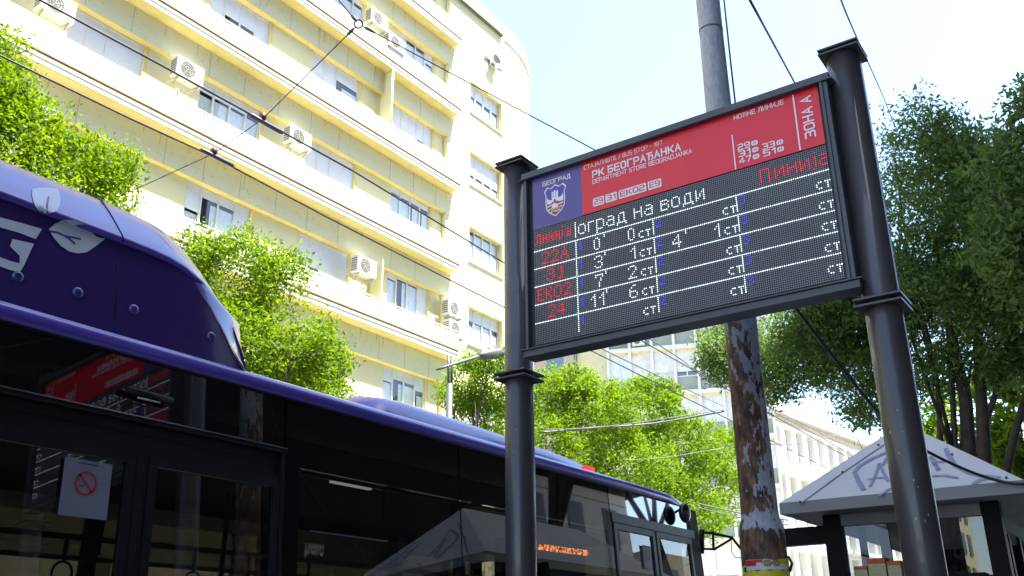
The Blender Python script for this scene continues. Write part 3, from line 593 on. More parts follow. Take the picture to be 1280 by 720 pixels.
obj('panel_seam', MB().tube([(p.x, YP(p.z)-.0005, p.z) for p in p1], .0025, 6), seal, fairing)
sm_ = [(2.42, y-.001, z) for y, z in sec[1:8]]
obj('panel_seam', MB().tube(sm_, .004, 6), seal, fairing)
def onfair(px_, py_, lift=.004):
    y_ = 4.05; band = py_ < 247+.372*px_
    for _ in range(30):
        p = at(px_, py_, 1, y_); z_ = p.z; yn = YP(z_)
        if band:
            S_ = sec[2:]; yn = S_[0][0]
            for (ya, za), (yb2, zb) in zip(S_, S_[1:]):
                if z_ >= za: yn = ya+(yb2-ya)*(z_-za)/(zb-za)
                if z_ <= zb: break
        y_ = y_*.5+yn*.5
    p = at(px_, py_, 1, y_); return Vector((p.x, p.y-lift*(.75 if band else 1), p.z+(lift*.65 if band else 0)))
def decal(cols, m, name):                      # rows of pixel pairs -> strip on the fairing
    rows = []
    for (a, b2) in cols: rows.append([onfair(a[0]+(b2[0]-a[0])*k/8, a[1]+(b2[1]-a[1])*k/8) for k in range(9)])
    return obj(name, MB().grid(rows), m, fairing)
pale = mat('decal_white', (.62, .64, .70), .35, var=.02)
decal([((40, 236), (40.5, 236.5)), ((39.5, 244), (52, 235.2)), ((41, 252), (62, 235.5)), ((44, 259), (71.5, 236.5)), ((47, 263.5), (73.5, 240)), ((51, 266.5), (75, 250)), ((56, 267.4), (74, 258)), ((62, 267.3), (71, 263.5)), ((66, 266.3), (66.5, 266))], pale, 'leaf_emblem')
decal([((60.5, 286), (60.7, 286.6)), ((63, 291.5), (69, 279.5)), ((68, 299), (80, 275.2)), ((76, 308), (93, 276)), ((86, 314.5), (104, 281)), ((97, 317), (113, 290)), ((108, 315.5), (120, 296)), ((119, 308), (127, 298)), ((130, 299.5), (131, 298.5))], pale, 'leaf_emblem')
navy = mat('decal_dark', (.05, .03, .22), .3)
decal_l = lambda pts, nm: obj(nm, MB().tube([onfair(*p, .004) for p in pts], .0048, 5), navy, fairing)
decal_l([(58, 267), (58, 258), (60, 247)], 'leaf_vein'); decal_l([(60, 289), (72, 291), (84, 297), (93, 305)], 'leaf_vein'); decal_l([(80, 295), (100, 299)], 'leaf_vein')
decal([((-22, 266), (-26, 281)), ((0, 272), (-2, 284)), ((26, 279), (23, 291)), ((52, 286.5), (44, 299))], pale, 'letter_g')
decal([((-26, 316), (-28, 326)), ((0, 322), (-1, 333)), ((14, 327), (10, 337)), ((30, 331), (24, 341))], pale, 'letter_g')
decal([((30, 331), (24, 331)), ((34, 322), (24, 320)), ((38, 313), (12, 308)), ((42, 305), (15, 299))], pale, 'letter_g')
# second, low roof unit
rows = []
for x, h_ in ((4.30, 0.0), (4.34, .07), (4.42, .115), (4.6, .135), (5.4, .125), (6.4, .105), (6.85, .085), (7.1, .04), (7.22, 0)):
    rows.append([(x, 4.03, 3.05), (x, 4.06, 3.05+h_*.7), (x, 4.11, 3.06+h_), (x, 4.3, 3.08+h_*1.25), (x, 4.55, 3.08+h_*1.25), (x, 4.7, 3.05)])
ac_ = obj('roof_unit', MB().grid(rows), purple, bus)
for x in (5.0, 5.6, 6.2): obj('unit_bolt', MB().ball((x, 4.09, 3.05+.075), .012, n=6), seal, ac_)
obj('marker_light', MB().box(6.88, 7.02, 4.02, 4.06, 3.06, 3.10), mat('marker_red', (.6, .02, .02), .3, emit=(1, .03, .02), es=.4), bus)
#SPLIT2
# ------------------------------------------------------------------ apartment building across the street
plaster = mat('cream_plaster', (.79, .75, .46), .85, var=.035, vscale=1.3, bump=.25, bscale=30)
speck = mat('cream_plaster_pitted', (.77, .74, .48), .85, var=.16, vscale=13, thr=(.27, .38), bump=.3, bscale=25, detail=6)
parap = mat('parapet_white', (.84, .82, .73), .8, var=.03, vscale=1.5)
soff = mat('soffit_bounce_yellow', (.82, .68, .26), .85, var=.06, vscale=2.5)  # warm light bounced up from below is put into this yellow
rustrail = mat('rusted_rail', (.22, .13, .03), .7, var=.15, vscale=3); greenm = mat('green_drip_strip', (.16, .20, .12), .6)
pframe = mat('window_frame_white', (.74, .75, .76), .5, var=.03); shut = mat('roller_shutter', (.76, .80, .88), .6, var=.04)
dglass = mat('window_glass', (.11, .14, .17), .04, var=.0, spec=.9, coat=.6)  # base lightened toward the pale blue of reflected sky
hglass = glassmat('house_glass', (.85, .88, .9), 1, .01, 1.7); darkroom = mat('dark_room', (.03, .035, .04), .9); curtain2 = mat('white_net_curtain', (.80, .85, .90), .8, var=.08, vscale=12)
curtain = mat('net_curtain', (.5, .56, .62), .8)
YF, YW, YQ2 = 18.0, 18.36, 18.52
bld = thing('apartment_block', 'cream yellow apartment block with long white balconies and a rounded corner across the street', 'building', (10, 21, 0))
fl = [4.8+3.0*k for k in range(7)]
groups = [(19.98, 21.95), (16.31, 18.32), (12.57, 14.63), (8.95, 10.93), (5.2, 7.2), (1.5, 3.5), (-2.2, -.2), (-5.9, -3.9)]
XL = -9.0
def window(x0, x1, z0, z1, style, y=YQ2+.04, units=None, parent=bld, frame=pframe):
    units = units or [.24, .52, .24]
    mb = MB(); t_ = .05
    mb.box(x0, x1, y, y+.05, z1-t_, z1); mb.box(x0, x1, y, y+.05, z0, z0+t_)
    xs = [x0]
    for u in units: xs.append(xs[-1]+(x1-x0)*u)
    for k, x in enumerate(xs):
        a = x if k == 0 else (x-t_ if k == len(xs)-1 else x-t_/2)
        mb.box(a, a+t_, y, y+.05, z0+t_, z1-t_)
    w_ = obj('window', mb, frame, parent)
    gm, sh, br, cu, dk = MB(), MB(), MB(), MB(), MB()
    for k, (a, b_) in enumerate(zip(xs, xs[1:])):
        a += t_/2; b_ -= t_/2; cl = style[k % len(style)]
        gm.quad((a, y+.035, z0+t_), (b_, y+.035, z0+t_), (b_, y+.035, z1-t_), (a, y+.035, z1-t_))
        if b_-a > .7 and not br.v: br.box((a+b_)/2-.03, (a+b_)/2+.03, y+.006, y+.03, z0+t_, z1-t_)
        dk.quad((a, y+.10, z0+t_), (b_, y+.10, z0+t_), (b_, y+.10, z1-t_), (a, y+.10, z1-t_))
        zt_ = z1-t_-(z1-z0-2*t_)*cl-random.choice((.03, .06, .09, .14)); xa_ = a if random.random() < .8 else a+(b_-a)*.3
        if zt_ > z0+.1: cu.grid([[(xa_+(b_-xa_)*q/12, y+.052+.006*math.sin(q*2.4), z) for q in range(13)] for z in (z0+t_, zt_)])
        if cl > 0:
            zc = z1-t_-(z1-z0-2*t_)*cl; n = max(1, int((z1-t_-zc)/.075)); hh = (z1-t_-zc)/n
            for q in range(n): sh.quad((a, y+.018, zc+q*hh), (b_, y+.018, zc+q*hh), (b_, y+.010, zc+(q+1)*hh), (a, y+.010, zc+(q+1)*hh))
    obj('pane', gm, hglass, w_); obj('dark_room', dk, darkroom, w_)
    if cu.v: obj('curtain', cu, curtain2, w_)
    if sh.v: obj('shutter', sh, shut, w_)
    if br.v: obj('sash_bar', br, frame, w_)
    return w_
# styles per (floor index, group): closed fraction of shutter per unit
ST = {(3, 0): [.12, .12, .12], (3, 1): [1, 1], (3, 2): [.22, .22, .15], (3, 3): [.72, .72], (4, 0): [.55, .6, .5], (4, 1): [1, .3], (4, 2): [.9, .45, .95], (4, 3): [.6],
      (5, 0): [.25, 0, .3], (5, 1): [.1], (2, 0): [.1, .02, 1], (2, 1): [.62, .98], (2, 2): [.5, .16, .9], (1, 0): [.3, .2, .3], (1, 1): [.5, .6]}
UN = {(3, 1): [.5, .5], (3, 3): [.5, .5], (4, 1): [.5, .5], (2, 1): [.45, .55], (4, 0): [.2, .4, .2, .2], (3, 0): [.25, .25, .25, .25]}
wall = MB(); bandm = MB()
for k, Rz in enumerate(fl):
    bandm.box(XL, 22.585, YW, YW+.8, Rz+1.97, Rz+2.73)                       # lintel band
    gs = sorted(groups)
    prev = XL
    for x0, x1 in gs:
        wall.box(prev, x0, YQ2, YW+.8, Rz, Rz+1.97); wall.box(x0, x1, YQ2, YW+.8, Rz, Rz+.5); prev = x1
    wall.box(prev, 22.58, YQ2, YW+.8, Rz, Rz+1.97)
    # recess under the lintel has the same painted bounce yellow as the soffits
    sf = MB(); sf.box(XL, 22.70, YF+.012, YW+.79, Rz-.272, Rz-.262); sf.box(XL, 22.57, YW+.004, YQ2+.2, Rz+1.958, Rz+1.968)
    for x0, x1 in gs: sf.box(x1-.004, x1+.10, YQ2-.006, YQ2+.06, Rz+.5, Rz+1.957)
    obj('soffit', sf, soff, bld)
    bal = obj('balcony', MB().box(XL, 22.93, YF, YW+.79, Rz-.26, Rz-.012), parap, bld, .01)
    obj('parapet', MB().box(XL, 22.93, YF, YF+.08, Rz+.055, Rz+.58), parap, bal, .01)
    obj('parapet_end', MB().box(22.85, 22.93, YF+.08, YW, Rz+.055, Rz+.58), parap, bal)
    obj('drain_rail', MB().tube([(XL, YF+.02, Rz+.022), (22.9, YF+.02, Rz+.022)], .042, 6), rustrail, bal)
    obj('drip_strip', MB().box(XL, 22.9, YF-.008, YF+.004, Rz-.145, Rz-.105), greenm, bal)
    obj('handrail', MB().tube([(XL, YF+.04, Rz+.67), (22.9, YF+.04, Rz+.67)], .018, 6), parap, bal)
    rb = MB()
    for q in range(22): rb.tube([(XL+1.45*q, YF+.04, Rz+.57), (XL+1.45*q, YF+.04, Rz+.67)], .012, 5, False); rb.tube([(XL+1.45*q, YF+.03, Rz-.01), (XL+1.45*q, YF+.03, Rz+.06)], .02, 5, False)
    obj('rail_post', rb, rustrail, bal)['kind'] = 'stuff'
    for gi, (x0, x1) in enumerate(groups):
        window(x0, x1, Rz+.5, Rz+1.955, ST.get((k, gi), [random.choice((0, .3, .6, 1)), random.choice((.2, .5, 1))]), units=UN.get((k, gi)))
    if k in (4, 2, 5):
        xp = {4: 19.33, 2: 19.3, 5: 15.5}[k]; obj('partition', MB().box(xp-.05, xp, YF+.06, YQ2, Rz+.0, Rz+2.0 if k == 2 else Rz+2.70), plaster, bld)
        obj('drain_pipe', MB().tube([(xp-.03, YF+.03, Rz), (xp-.03, YF+.03, Rz+2.73)], .035, 8), parap, bld) if k == 4 else None
# bays of the flush wall with openings
top = 25.65
wall.box(22.59, 23.9, YW, YW+.8, .0, 24.9); wall.box(25.9, 26.1, YW, YW+.8, .0, 24.9)
zp = 0
for k, Rz in enumerate(fl[:6]):
    wall.box(23.9, 25.9, YW, YW+.8, zp, Rz+.6); zp = Rz+1.95
    st = {5: [.35], 4: [.6], 3: [0], 2: [.3, .3]}.get(k, [.4])
    window(23.9, 25.9, Rz+.6, Rz+1.95, st, YW+.16, [.25, .25, .25, .25])
    obj('window_sill', MB().box(23.85, 25.95, YW-.05, YW+.15, Rz+.565, Rz+.597), parap, bld)
    obj('reveal', MB().box(23.9, 25.9, YW+.004, YW+.15, Rz+1.942, Rz+1.949).box(25.89, 25.9, YW+.004, YW+.15, Rz+.6, Rz+1.94), soff, bld)
wall.box(23.9, 25.9, YW, YW+.8, zp, 24.9)
wall.box(XL, 22.58, YW, YW+.8, 0, 4.5); wall.box(XL, 26.1, YW+.8, YW+8, 0, 25.5)
obj('wall', wall, plaster, bld); obj('lintel_band', bandm, speck, bld)
jm = MB(); rj = random.Random(5)
for Rz in fl:
    x = XL+.7
    while x < 22.4: jm.box(x, x+.012, YW-.003, YW+.01, Rz+1.98, Rz+2.72); x += rj.choice((1.15, 1.15, 1.22, 2.3))
obj('plaster_joint', jm, mat('joint_dark_cream', (.42, .42, .30), .9), bld)['kind'] = 'stuff'  # joint lines in a darker cream
dm = MB()                                     # rain streaks and patched plaster on the balconies
for Rz in fl:
    for q in range(26):
        x = rj.uniform(XL, 22.8); h = rj.uniform(.04, .2); ww_ = rj.uniform(.01, .035); z1 = Rz+rj.choice((.575, .575, -.148)); dm.quad((x, YF-.0015, z1-h), (x+ww_*.5, YF-.0015, z1-h), (x+ww_, YF-.0015, z1), (x, YF-.0015, z1))
for Rz in fl:
    for q in range(34):
        x = rj.uniform(XL, 22.4); h = rj.uniform(.06, .45); ww_ = rj.uniform(.015, .06); z1 = Rz+2.72; dm.quad((x, YW-.0015, z1-h), (x+ww_*.4, YW-.0015, z1-h*.9), (x+ww_, YW-.0015, z1), (x, YW-.0015, z1))
obj('rain_streak', dm, mat('streak_grey', (.62, .60, .40), .9), bld)['kind'] = 'stuff'
# loose cables and a laundry line on the facade
for p_ in ([(15.6, YW-.02, 15.0), (15.55, YW-.02, 14.7), (15.7, YW-.02, 14.4)], [(18.5, YW-.03, 12.0), (18.75, YW-.03, 11.8), (18.8, YW-.03, 11.4)], [(11.9, YW+.1, 15.0), (11.95, YW+.1, 14.5)]): obj('hose', MB().tube(p_, .03, 6), parap, bld)
# parapet wall and rounded corner
ra = 5.9; cxa, cya = 26.1, YW+ra
def arc(rad, a0, a1, n): return [(cxa+rad*math.cos(R(a0+(a1-a0)*k/n)), cya+rad*math.sin(R(a0+(a1-a0)*k/n))) for k in range(n+1)]
A = arc(ra, -90, 0, 40); mb = MB(); mb.grid([[(x, y, 0) for x, y in A], [(x, y, 24.9) for x, y in A]]); mb.box(cxa+ra-.3, cxa+ra, cya, cya+8, 0, 24.9)
obj('rounded_corner', mb, plaster, bld)
B_ = arc(ra+.06, -90, 0, 40); mb = MB(); mb.grid([[(x, y, z) for x, y in B_] for z in (24.9, 25.0)]+[[(x, y, 25.0) for x, y in A]]+[[(x, y, top) for x, y in A]]+[[(x, y, top) for x, y in arc(ra-.3, -90, 0, 40)]], False)
mb.box(22.6, cxa, YW-.0, YW+.3, 24.95, top)
obj('roof_parapet', mb, parap, bld)
obj('cornice_shadow_line', MB().box(22.6, 25.9, YW-.14, YW, 24.90, 24.945), greenm, bld)  # dark strip stands for the shadow groove along the roof line
gr_ = arc(ra+.05, -88, -35, 20); obj('cornice_shadow_strip', MB().grid([[(x, y, 25.22) for x, y in gr_], [(x, y, 25.30) for x, y in gr_]]), soff, bld)  # raised strip in bounce yellow stands for the groove's shaded inside
# small curved balcony round the corner
bc = MB(); i1 = arc(ra, -34, 0, 16); o1 = [(x+(x-cxa)/ra*d_, y+(y-cya)/ra*d_) for (x, y), d_ in zip(i1, [.9*math.sin(min(1, k/5)*math.pi/2) for k in range(17)])]
bc.grid([[(x, y, 20.0) for x, y in i1], [(x, y, 20.0) for x, y in o1]]); bcm = obj('corner_balcony', bc, soff, bld)
obj('parapet', MB().grid([[(x, y, z) for x, y in o1] for z in (20.0, 21.2)]), parap, bcm)
obj('roof_slab', MB().box(XL, 22.8, YF-.1, YW+8, 25.55, 25.8), parap, bld)
obj('ledge_line', MB().tube([at(606, 70, 1, YW-.04), at(626, 88, 1, YW+.0), at(648, 106, 1, YW+.45)], .03, 5), greenm, bld)
# shop sign across the street, seen through the bus windows
a_, b_ = at(374, 676, 1, 17.6), at(444, 700, 1, 17.6)
ss = thing('shop_sign', 'dark shop sign with white lower case letters seen through the bus window', 'sign', (a_.x, 17.6, 0))
obj('board', MB().box(a_.x-.4, b_.x+2, 17.6, 17.75, b_.z-.1, a_.z+.4), mat('shop_board', (.03, .03, .03), .7), ss)
l0 = at(381, 692, 1, 17.58); l1 = at(405, 692, 1, 17.58)
obj('lettering', text_mesh('pele', .55, (l0.x, 17.59, l0.z), Vector((1, 0, 0)), Vector((0, 0, 1)), width=l1.x-l0.x, bold=.02), mat('shop_white', (.85, .85, .85), .6), ss)
# air conditioners
def air_con(x, z, lab, y=18.0, s=1.0, bracket=True):
    w2, h2, d2 = .80*s, .54*s, .28*s
    t_ = thing('air_conditioner', lab, 'air conditioner', (x+w2/2, y+d2/2, z), 'air conditioners on the facades')
    obj('casing', MB().box(x, x+w2, y, y+d2, z, z+h2), mat('ac_casing', (.70, .70, .66), .5, var=.05, vscale=4), t_, .015)
    cx_, cz_ = x+w2*.40, z+h2*.5; r_ = h2*.40
    ring = MB().tube([(cx_, y-.002, cz_), (cx_, y+.012, cz_)], r_, 24); obj('fan_opening', ring, mat('ac_fan', (.17, .15, .12), .6), t_)
    gg = MB()
    for k in range(3):
        rk = r_*(.35+.3*k); gg.tube([(cx_+rk*math.cos(R(a)), y-.008, cz_+rk*math.sin(R(a))) for a in range(0, 361, 20)], .004, 4, False)
    for k in range(5): gg.tube([(cx_, y-.008, cz_), (cx_+r_*math.cos(R(k*72+20)), y-.008, cz_+r_*math.sin(R(k*72+20)))], .004, 4, False)
    obj('fan_guard', gg, MATS['ac_casing'], t_)
    lv = MB()
    for k in range(6): lv.box(x-.006, x, y+.03, y+d2-.03, z+h2*.12+k*h2*.13, z+h2*.12+k*h2*.13+h2*.07)
    obj('side_grille', lv, MATS['ac_fan'], t_)
    if bracket:
        bk = MB()
        for xx in (x+.1, x+w2-.1): bk.tube([(xx, y, z-.02), (xx, YW+.1, z-.02)], .018, 5).tube([(xx, y+.03, z-.02), (xx, YW+.12, z-.34)], .014, 5)
        obj('bracket', bk, mat('bracket_cream', (.55, .5, .36), .6), t_)
for x, z, lab in ((11.47, 15.05, 'white air conditioner just below the upper trolley wire, between two shuttered window rows'),
                  (15.2, 14.92, 'white air conditioner right of the hanging wire clamps'),
                  (18.1, 12.0, 'white air conditioner beside the tall white balcony screen'),
                  (8.0, 14.85, 'white air conditioner at the top left corner of the picture'),
                  (18.08, 20.72, 'white air conditioner right of the wire ring, the upper one'),
                  (18.95, 20.3, 'small white air conditioner just below and right of the wire ring one'),
                  (22.42, 11.98, 'white air conditioner at the balcony end, upper of two'),
                  (22.5, 11.30, 'white air conditioner at the balcony end, lower of two')):
    air_con(x, z, lab, y=17.95 if x < 22 else 18.05)
p_ = at(35, 122, 1, 17.95); air_con(p_.x-.1, p_.z-.5, 'white air conditioner half hidden above the leftmost tree')
p_ = at(616, 80, 1, YW-.2); air_con(p_.x, p_.z, 'tiny air conditioner high on the rounded corner wall', y=YW-.1, s=.55, bracket=False)
pd_ = at(621, 76, 1, YW-.25); o = obj('satellite_dish', MB().grid([[(pd_.x+r_*math.cos(R(a)), pd_.y+.10*(r_/.28)**2*-1+.1, pd_.z+r_*math.sin(R(a))) for a in range(0, 361, 30)] for r_ in (.01, .1, .2, .28)]), mat('dish_grey', (.4, .4, .4), .5)); tag(o, 'small grey satellite dish high on the rounded corner', 'satellite dish')
# pigeon on the roof edge
bp_ = at(616, 22, 1, YW+.1); pg = MB().ball((bp_.x, bp_.y, bp_.z), .16, .09, .09, 8).ball((bp_.x+.17, bp_.y, bp_.z+.09), .055, n=6); pg.poly([(bp_.x-.1, bp_.y-.04, bp_.z), (bp_.x-.1, bp_.y+.04, bp_.z), (bp_.x-.32, bp_.y+.03, bp_.z+.02), (bp_.x-.32, bp_.y-.03, bp_.z+.02)]); pg.tube([(bp_.x, bp_.y, bp_.z-.08), (bp_.x, bp_.y, bp_.z-.16)], .012, 5)
tag(obj('pigeon', pg, mat('pigeon_grey', (.05, .055, .06), .8)), 'dark pigeon perched on the roof edge of the cream block', 'bird')
# ------------------------------------------------------------------ far buildings
def facade_axes(o, ang):
    ax = Vector((math.sin(R(ang)), math.cos(R(ang)), 0)); return Vector(o), ax, Vector((0, 0, 1)), ax.cross(Vector((0, 0, 1)))
d_c = Vector((.36, -.93, 0)).normalized(); n_c = Vector((.93, .36, 0)).normalized(); UZ3 = Vector((0, 0, 1))
Oc = Vector((55.9, 26.8, 0))-d_c*3.35
fb = thing('grid_office_block', 'pale block with a white grid of bays and grey green panels behind the trees', 'building', tuple(Oc))
white_grid = mat('grid_white', (.74, .72, .66), .8, var=.03); panelg = mat('green_grey_panel', (.34, .38, .32), .7, var=.06)
bay = 1.5; nb = 7; H0 = 3.2
zc0 = at(825, 441, 0, 57).z
wl = MB(); wl.obox(Oc, d_c, n_c, UZ3, 0, bay*nb, .35, 6, 0, 34); obj('wall', wl, mat('grid_wall', (.6, .58, .5), .8), fb)
fins = MB()
for i in range(nb+1): fins.obox(Oc, d_c, n_c, UZ3, i*bay-.09, i*bay+.09, -.12, .36, 0, 34)
obj('fin', fins, white_grid, fb)['kind'] = 'stuff'
zb = zc0-3*H0*3
for k in range(11):
    z = zc0-3.2*8+k*3.2
    if z < -2: continue
    obj('floor_slab', MB().obox(Oc, d_c, n_c, UZ3, 0, bay*nb, -.05, .36, z-.16, z+.14), white_grid, fb)
    obj('floor_soffit', MB().obox(Oc, d_c, n_c, UZ3, 0, bay*nb, -.04, .35, z-.20, z-.165), soff, fb)
    for i in range(nb):
        a, b_ = i*bay+.1, (i+1)*bay-.1
        obj('spandrel_panel', MB().obox(Oc, d_c, n_c, UZ3, a, b_, .2, .34, z+.15, z+1.1), panelg, fb)
        wd = obj('window', MB().obox(Oc, d_c, n_c, UZ3, a, b_, .22, .3, z+1.12, z+1.2).obox(Oc, d_c, n_c, UZ3, a, b_, .22, .3, z+2.9, z+3.0).obox(Oc, d_c, n_c, UZ3, (a+b_)/2-.04, (a+b_)/2+.04, .22, .3, z+1.2, z+2.9), pframe, fb)
        cf = random.choice((0, 1, 1, 1, .85))
        if cf: obj('shutter', MB().obox(Oc, d_c, n_c, UZ3, a, b_, .20, .215, z+3.0-1.8*cf, z+3.0), mat('pale_blind', (.80, .80, .80), .7), wd)
        obj('pane', MB().obox(Oc, d_c, n_c, UZ3, a, b_, .31, .33, z+1.2, z+2.9), dglass if random.random() < .2 else MATS['white_net_curtain'], wd)
for i, dz, lab in ((.35, .55, 'white air conditioner high on the grid block, left bay'), (1.15, .25, 'white air conditioner low in the second bay of the grid block')):
    o_ = Oc+d_c*(i*bay); z = zc0
    t_ = thing('air_conditioner', lab, 'air conditioner', tuple(o_+Vector((0, 0, z+dz))), 'air conditioners on the facades')
    obj('casing', MB().obox(o_, d_c, n_c, UZ3, 0, .85, -.25, .1, z+dz, z+dz+.6), MATS['ac_casing'], t_, .02)
    c_ = o_+d_c*.34-n_c*.255+Vector((0, 0, z+dz+.3)); obj('fan_opening', MB().tube([c_, c_+n_c*.01], .23, 20), MATS['ac_fan'], t_)
# plain neighbours left of the grid block
nb1 = thing('yellow_side_wall_house', 'plain yellow house wall between the brownish house and the grid block', 'building', tuple(Oc-d_c*2.2))
obj('wall', MB().obox(Oc, d_c, n_c, UZ3, -2.3, -.12, .1, 9, 0, 33), mat('house_yellow', (.66, .60, .36), .85, var=.04), nb1)
obj('rainwater_pipe', MB().tube([Oc-d_c*2.25-n_c*.05, Oc-d_c*2.25-n_c*.05+Vector((0, 0, 33))], .11, 8), mat('pipe_grey', (.12, .12, .13), .6), nb1)
nb2 = thing('brownish_house', 'brownish pink house wall left of the dark rainwater pipe', 'building', tuple(Oc-d_c*8))
obj('wall', MB().obox(Oc, d_c, n_c, UZ3, -14, -2.32, -.1, 9, 0, 31), mat('house_brownish', (.52, .40, .31), .85, var=.06), nb2)
for i in range(4):
    for k in range(8): obj('window', MB().obox(Oc, d_c, n_c, UZ3, -13+i*2.9, -11.8+i*2.9, -.13, -.09, 3+k*3.4, 4.7+k*3.4), dglass, nb2)
# long white building with pilasters
dd = Vector((.9925, -.12, 0)).normalized(); dn = Vector((-.12, -.9925, 0)).normalized(); Od = Vector((60.8, 22.9, 0))
stone = mat('white_stone', (.80, .78, .72), .8, var=.03, vscale=.6); stone_y = mat('stone_reveal', (.66, .61, .48), .85)
ld = thing('pilaster_building', 'long white classical building with pilasters and balconies along the street beyond the kiosk', 'building', tuple(Od))
L = 60; obj('wall', MB().obox(Od, dd, dn, UZ3, -.5, L, -8, -.5, 0, 18.3), stone_y, ld)
for z0, z1, pr in ((18.0, 18.6, .5), (13.5, 13.9, .35), (8.3, 8.8, .45), (3.4, 4.0, .4), (17.0, 17.2, .05)): obj('cornice', MB().obox(Od, dd, dn, UZ3, -.5, L, -.6, pr, z0, z1), stone, ld)
pil = MB(); 
for i in range(34):
    x = i*1.8
    for z0, z1 in ((4.0, 8.3), (8.8, 13.5), (13.9, 17.0)):
        pil.obox(Od, dd, dn, UZ3, x-.32, x+.32, -.5, 0, z0, z1)
        obj('window', MB().obox(Od, dd, dn, UZ3, x+.45, x+1.35, -.5, -.42, z0+.7, z1-.6), dglass if i % 3 else curtain, ld) if i < 26 else None
o = obj('pilaster', pil, stone, ld); o['kind'] = 'stuff'
ob_ = MB(); ob_.obox(Od, dd, dn, UZ3, -.3, L, -.5, 0, 0, 3.4); obj('ground_floor', ob_, stone, ld)
for i in (1, 4, 7): 
    bl_ = obj('balcony', MB().obox(Od, dd, dn, UZ3, i*1.8+.2, i*1.8+5.2, 0, 1.1, 8.5, 8.75), stone, ld)
    rl = MB()
    for q in range(26): c_ = Od+dd*(i*1.8+.2+q*.2)+dn*1.05; rl.tube([c_+Vector((0, 0, 8.75)), c_+Vector((0, 0, 9.75))], .02, 4, False)
    rl.obox(Od, dd, dn, UZ3, i*1.8+.2, i*1.8+5.2, 1.0, 1.1, 9.75, 9.82); obj('railing', rl, mat('railing_grey', (.3, .3, .28), .6), bl_)
# buildings behind the viewer: seen as reflections in the bus
tw_ = thing('dark_tower', 'tall dark bronze glass tower behind the bus stop, seen only in reflections', 'building', (0, -14, 0))
bronze = mat('bronze_glass', (.010, .007, .007), .8, var=.1, spec=.1)
obj('tower_body', MB().box(-14, 23.5, -30, -7.5, 0, 42), bronze, tw_)
obj('overhang', MB().box(23.51, 32.2, -30, -7.9, 8.7, 42), bronze, tw_)
for k in range(10): obj('floor_line', MB().box(-14, 23.5, -7.52, -7.46, 4+k*3.6, 4.25+k*3.6), mat('bronze_mullion', (.022, .018, .016), .7, spec=.1), tw_)
gb = thing('grey_office_house', 'light grey office house behind the stop, seen reflected in the front of the bus', 'building', (28, -14, 0))
lg = mat('light_grey_cladding', (.42, .42, .42), .7, var=.05)
obj('wall', MB().box(23.6, 31.3, -24, -8.2, 0, 8.6), lg, gb)
for z in (2.6, 5.4, 8.2): obj('cladding_joint', MB().box(23.6, 31.3, -8.21, -8.195, z, z+.05), mat('joint_grey', (.15, .15, .15), .7), gb)
for i in range(3):
    for k in range(3): obj('window', MB().box(24.6+i*2.4, 25.6+i*2.4, -8.24, -8.16, 1.0+k*2.8, 2.4+k*2.8), mat('dark_pane', (.03, .03, .035), .3), gb)
yh = thing('yellow_low_house', 'low yellow brick house behind the stop, seen reflected in the front door of the bus', 'building', (50, -14, 0))
obj('wall', MB().box(33, 70, -22, -8.5, 0, 6.9), mat('yellow_brick', (.5, .44, .28), .85, var=.1, vscale=6), yh)
for i in range(11):
    for k in range(2): obj('window', MB().box(34+i*3, 35.4+i*3, -8.55, -8.45, 1.5+k*3, 3.3+k*3), MATS['dark_pane'], yh)
bt = thing('bare_tree', 'almost bare dark tree on the near pavement, seen reflected in the front bus window', 'tree', (22.8, -3, 0))
bb = mat('black_bark', (.015, .012, .012), .9)
obj('trunk', MB().tube([(22.8, -3, 0), (22.8, -3, 4.2), (22.4, -3, 5.3)], [.22, .17, .14], 9), bb, bt)
lb_ = MB(); rs_ = random.Random(4)
for a, b_, c_ in (((-1.3, .1, .9), (-2.2, .2, 2.0), .10), ((.3, .0, 1.0), (.1, .1, 2.2), .09), ((.8, .1, .9), (1.3, .2, 2.0), .08), ((.2, -.2, 1.2), (1.0, -.1, 2.4), .06)):
    p0 = Vector((22.4, -3, 5.25)); lb_.tube([p0, p0+Vector(a), p0+Vector(b_)], [c_, c_*.7, c_*.3], 6)
    for q in range(5):
        s_ = p0+Vector(a).lerp(Vector(b_), rs_.random()); e_ = s_+Vector((rs_.uniform(-.7, .7), rs_.uniform(-.3, .3), rs_.uniform(.1, .7))); lb_.tube([s_, e_], [.03, .01], 4)
obj('limb', lb_, bb, bt)
# the row of houses farther left on the other side of the street (mirrored in the kiosk glass)
ln = thing('long_cream_house', 'long cream house far to the left along the street, seen mirrored in the kiosk glass', 'building', (-40, 21, 0))
obj('wall', MB().box(-95, -12, 18.2, 30, 0, 20), plaster, ln)
for i in range(26):
    for k in range(6): obj('window', MB().box(-93+i*3.1, -91.4+i*3.1, 18.12, 18.25, 1.2+k*3.2, 3.2+k*3.2), MATS['dark_pane'], ln)
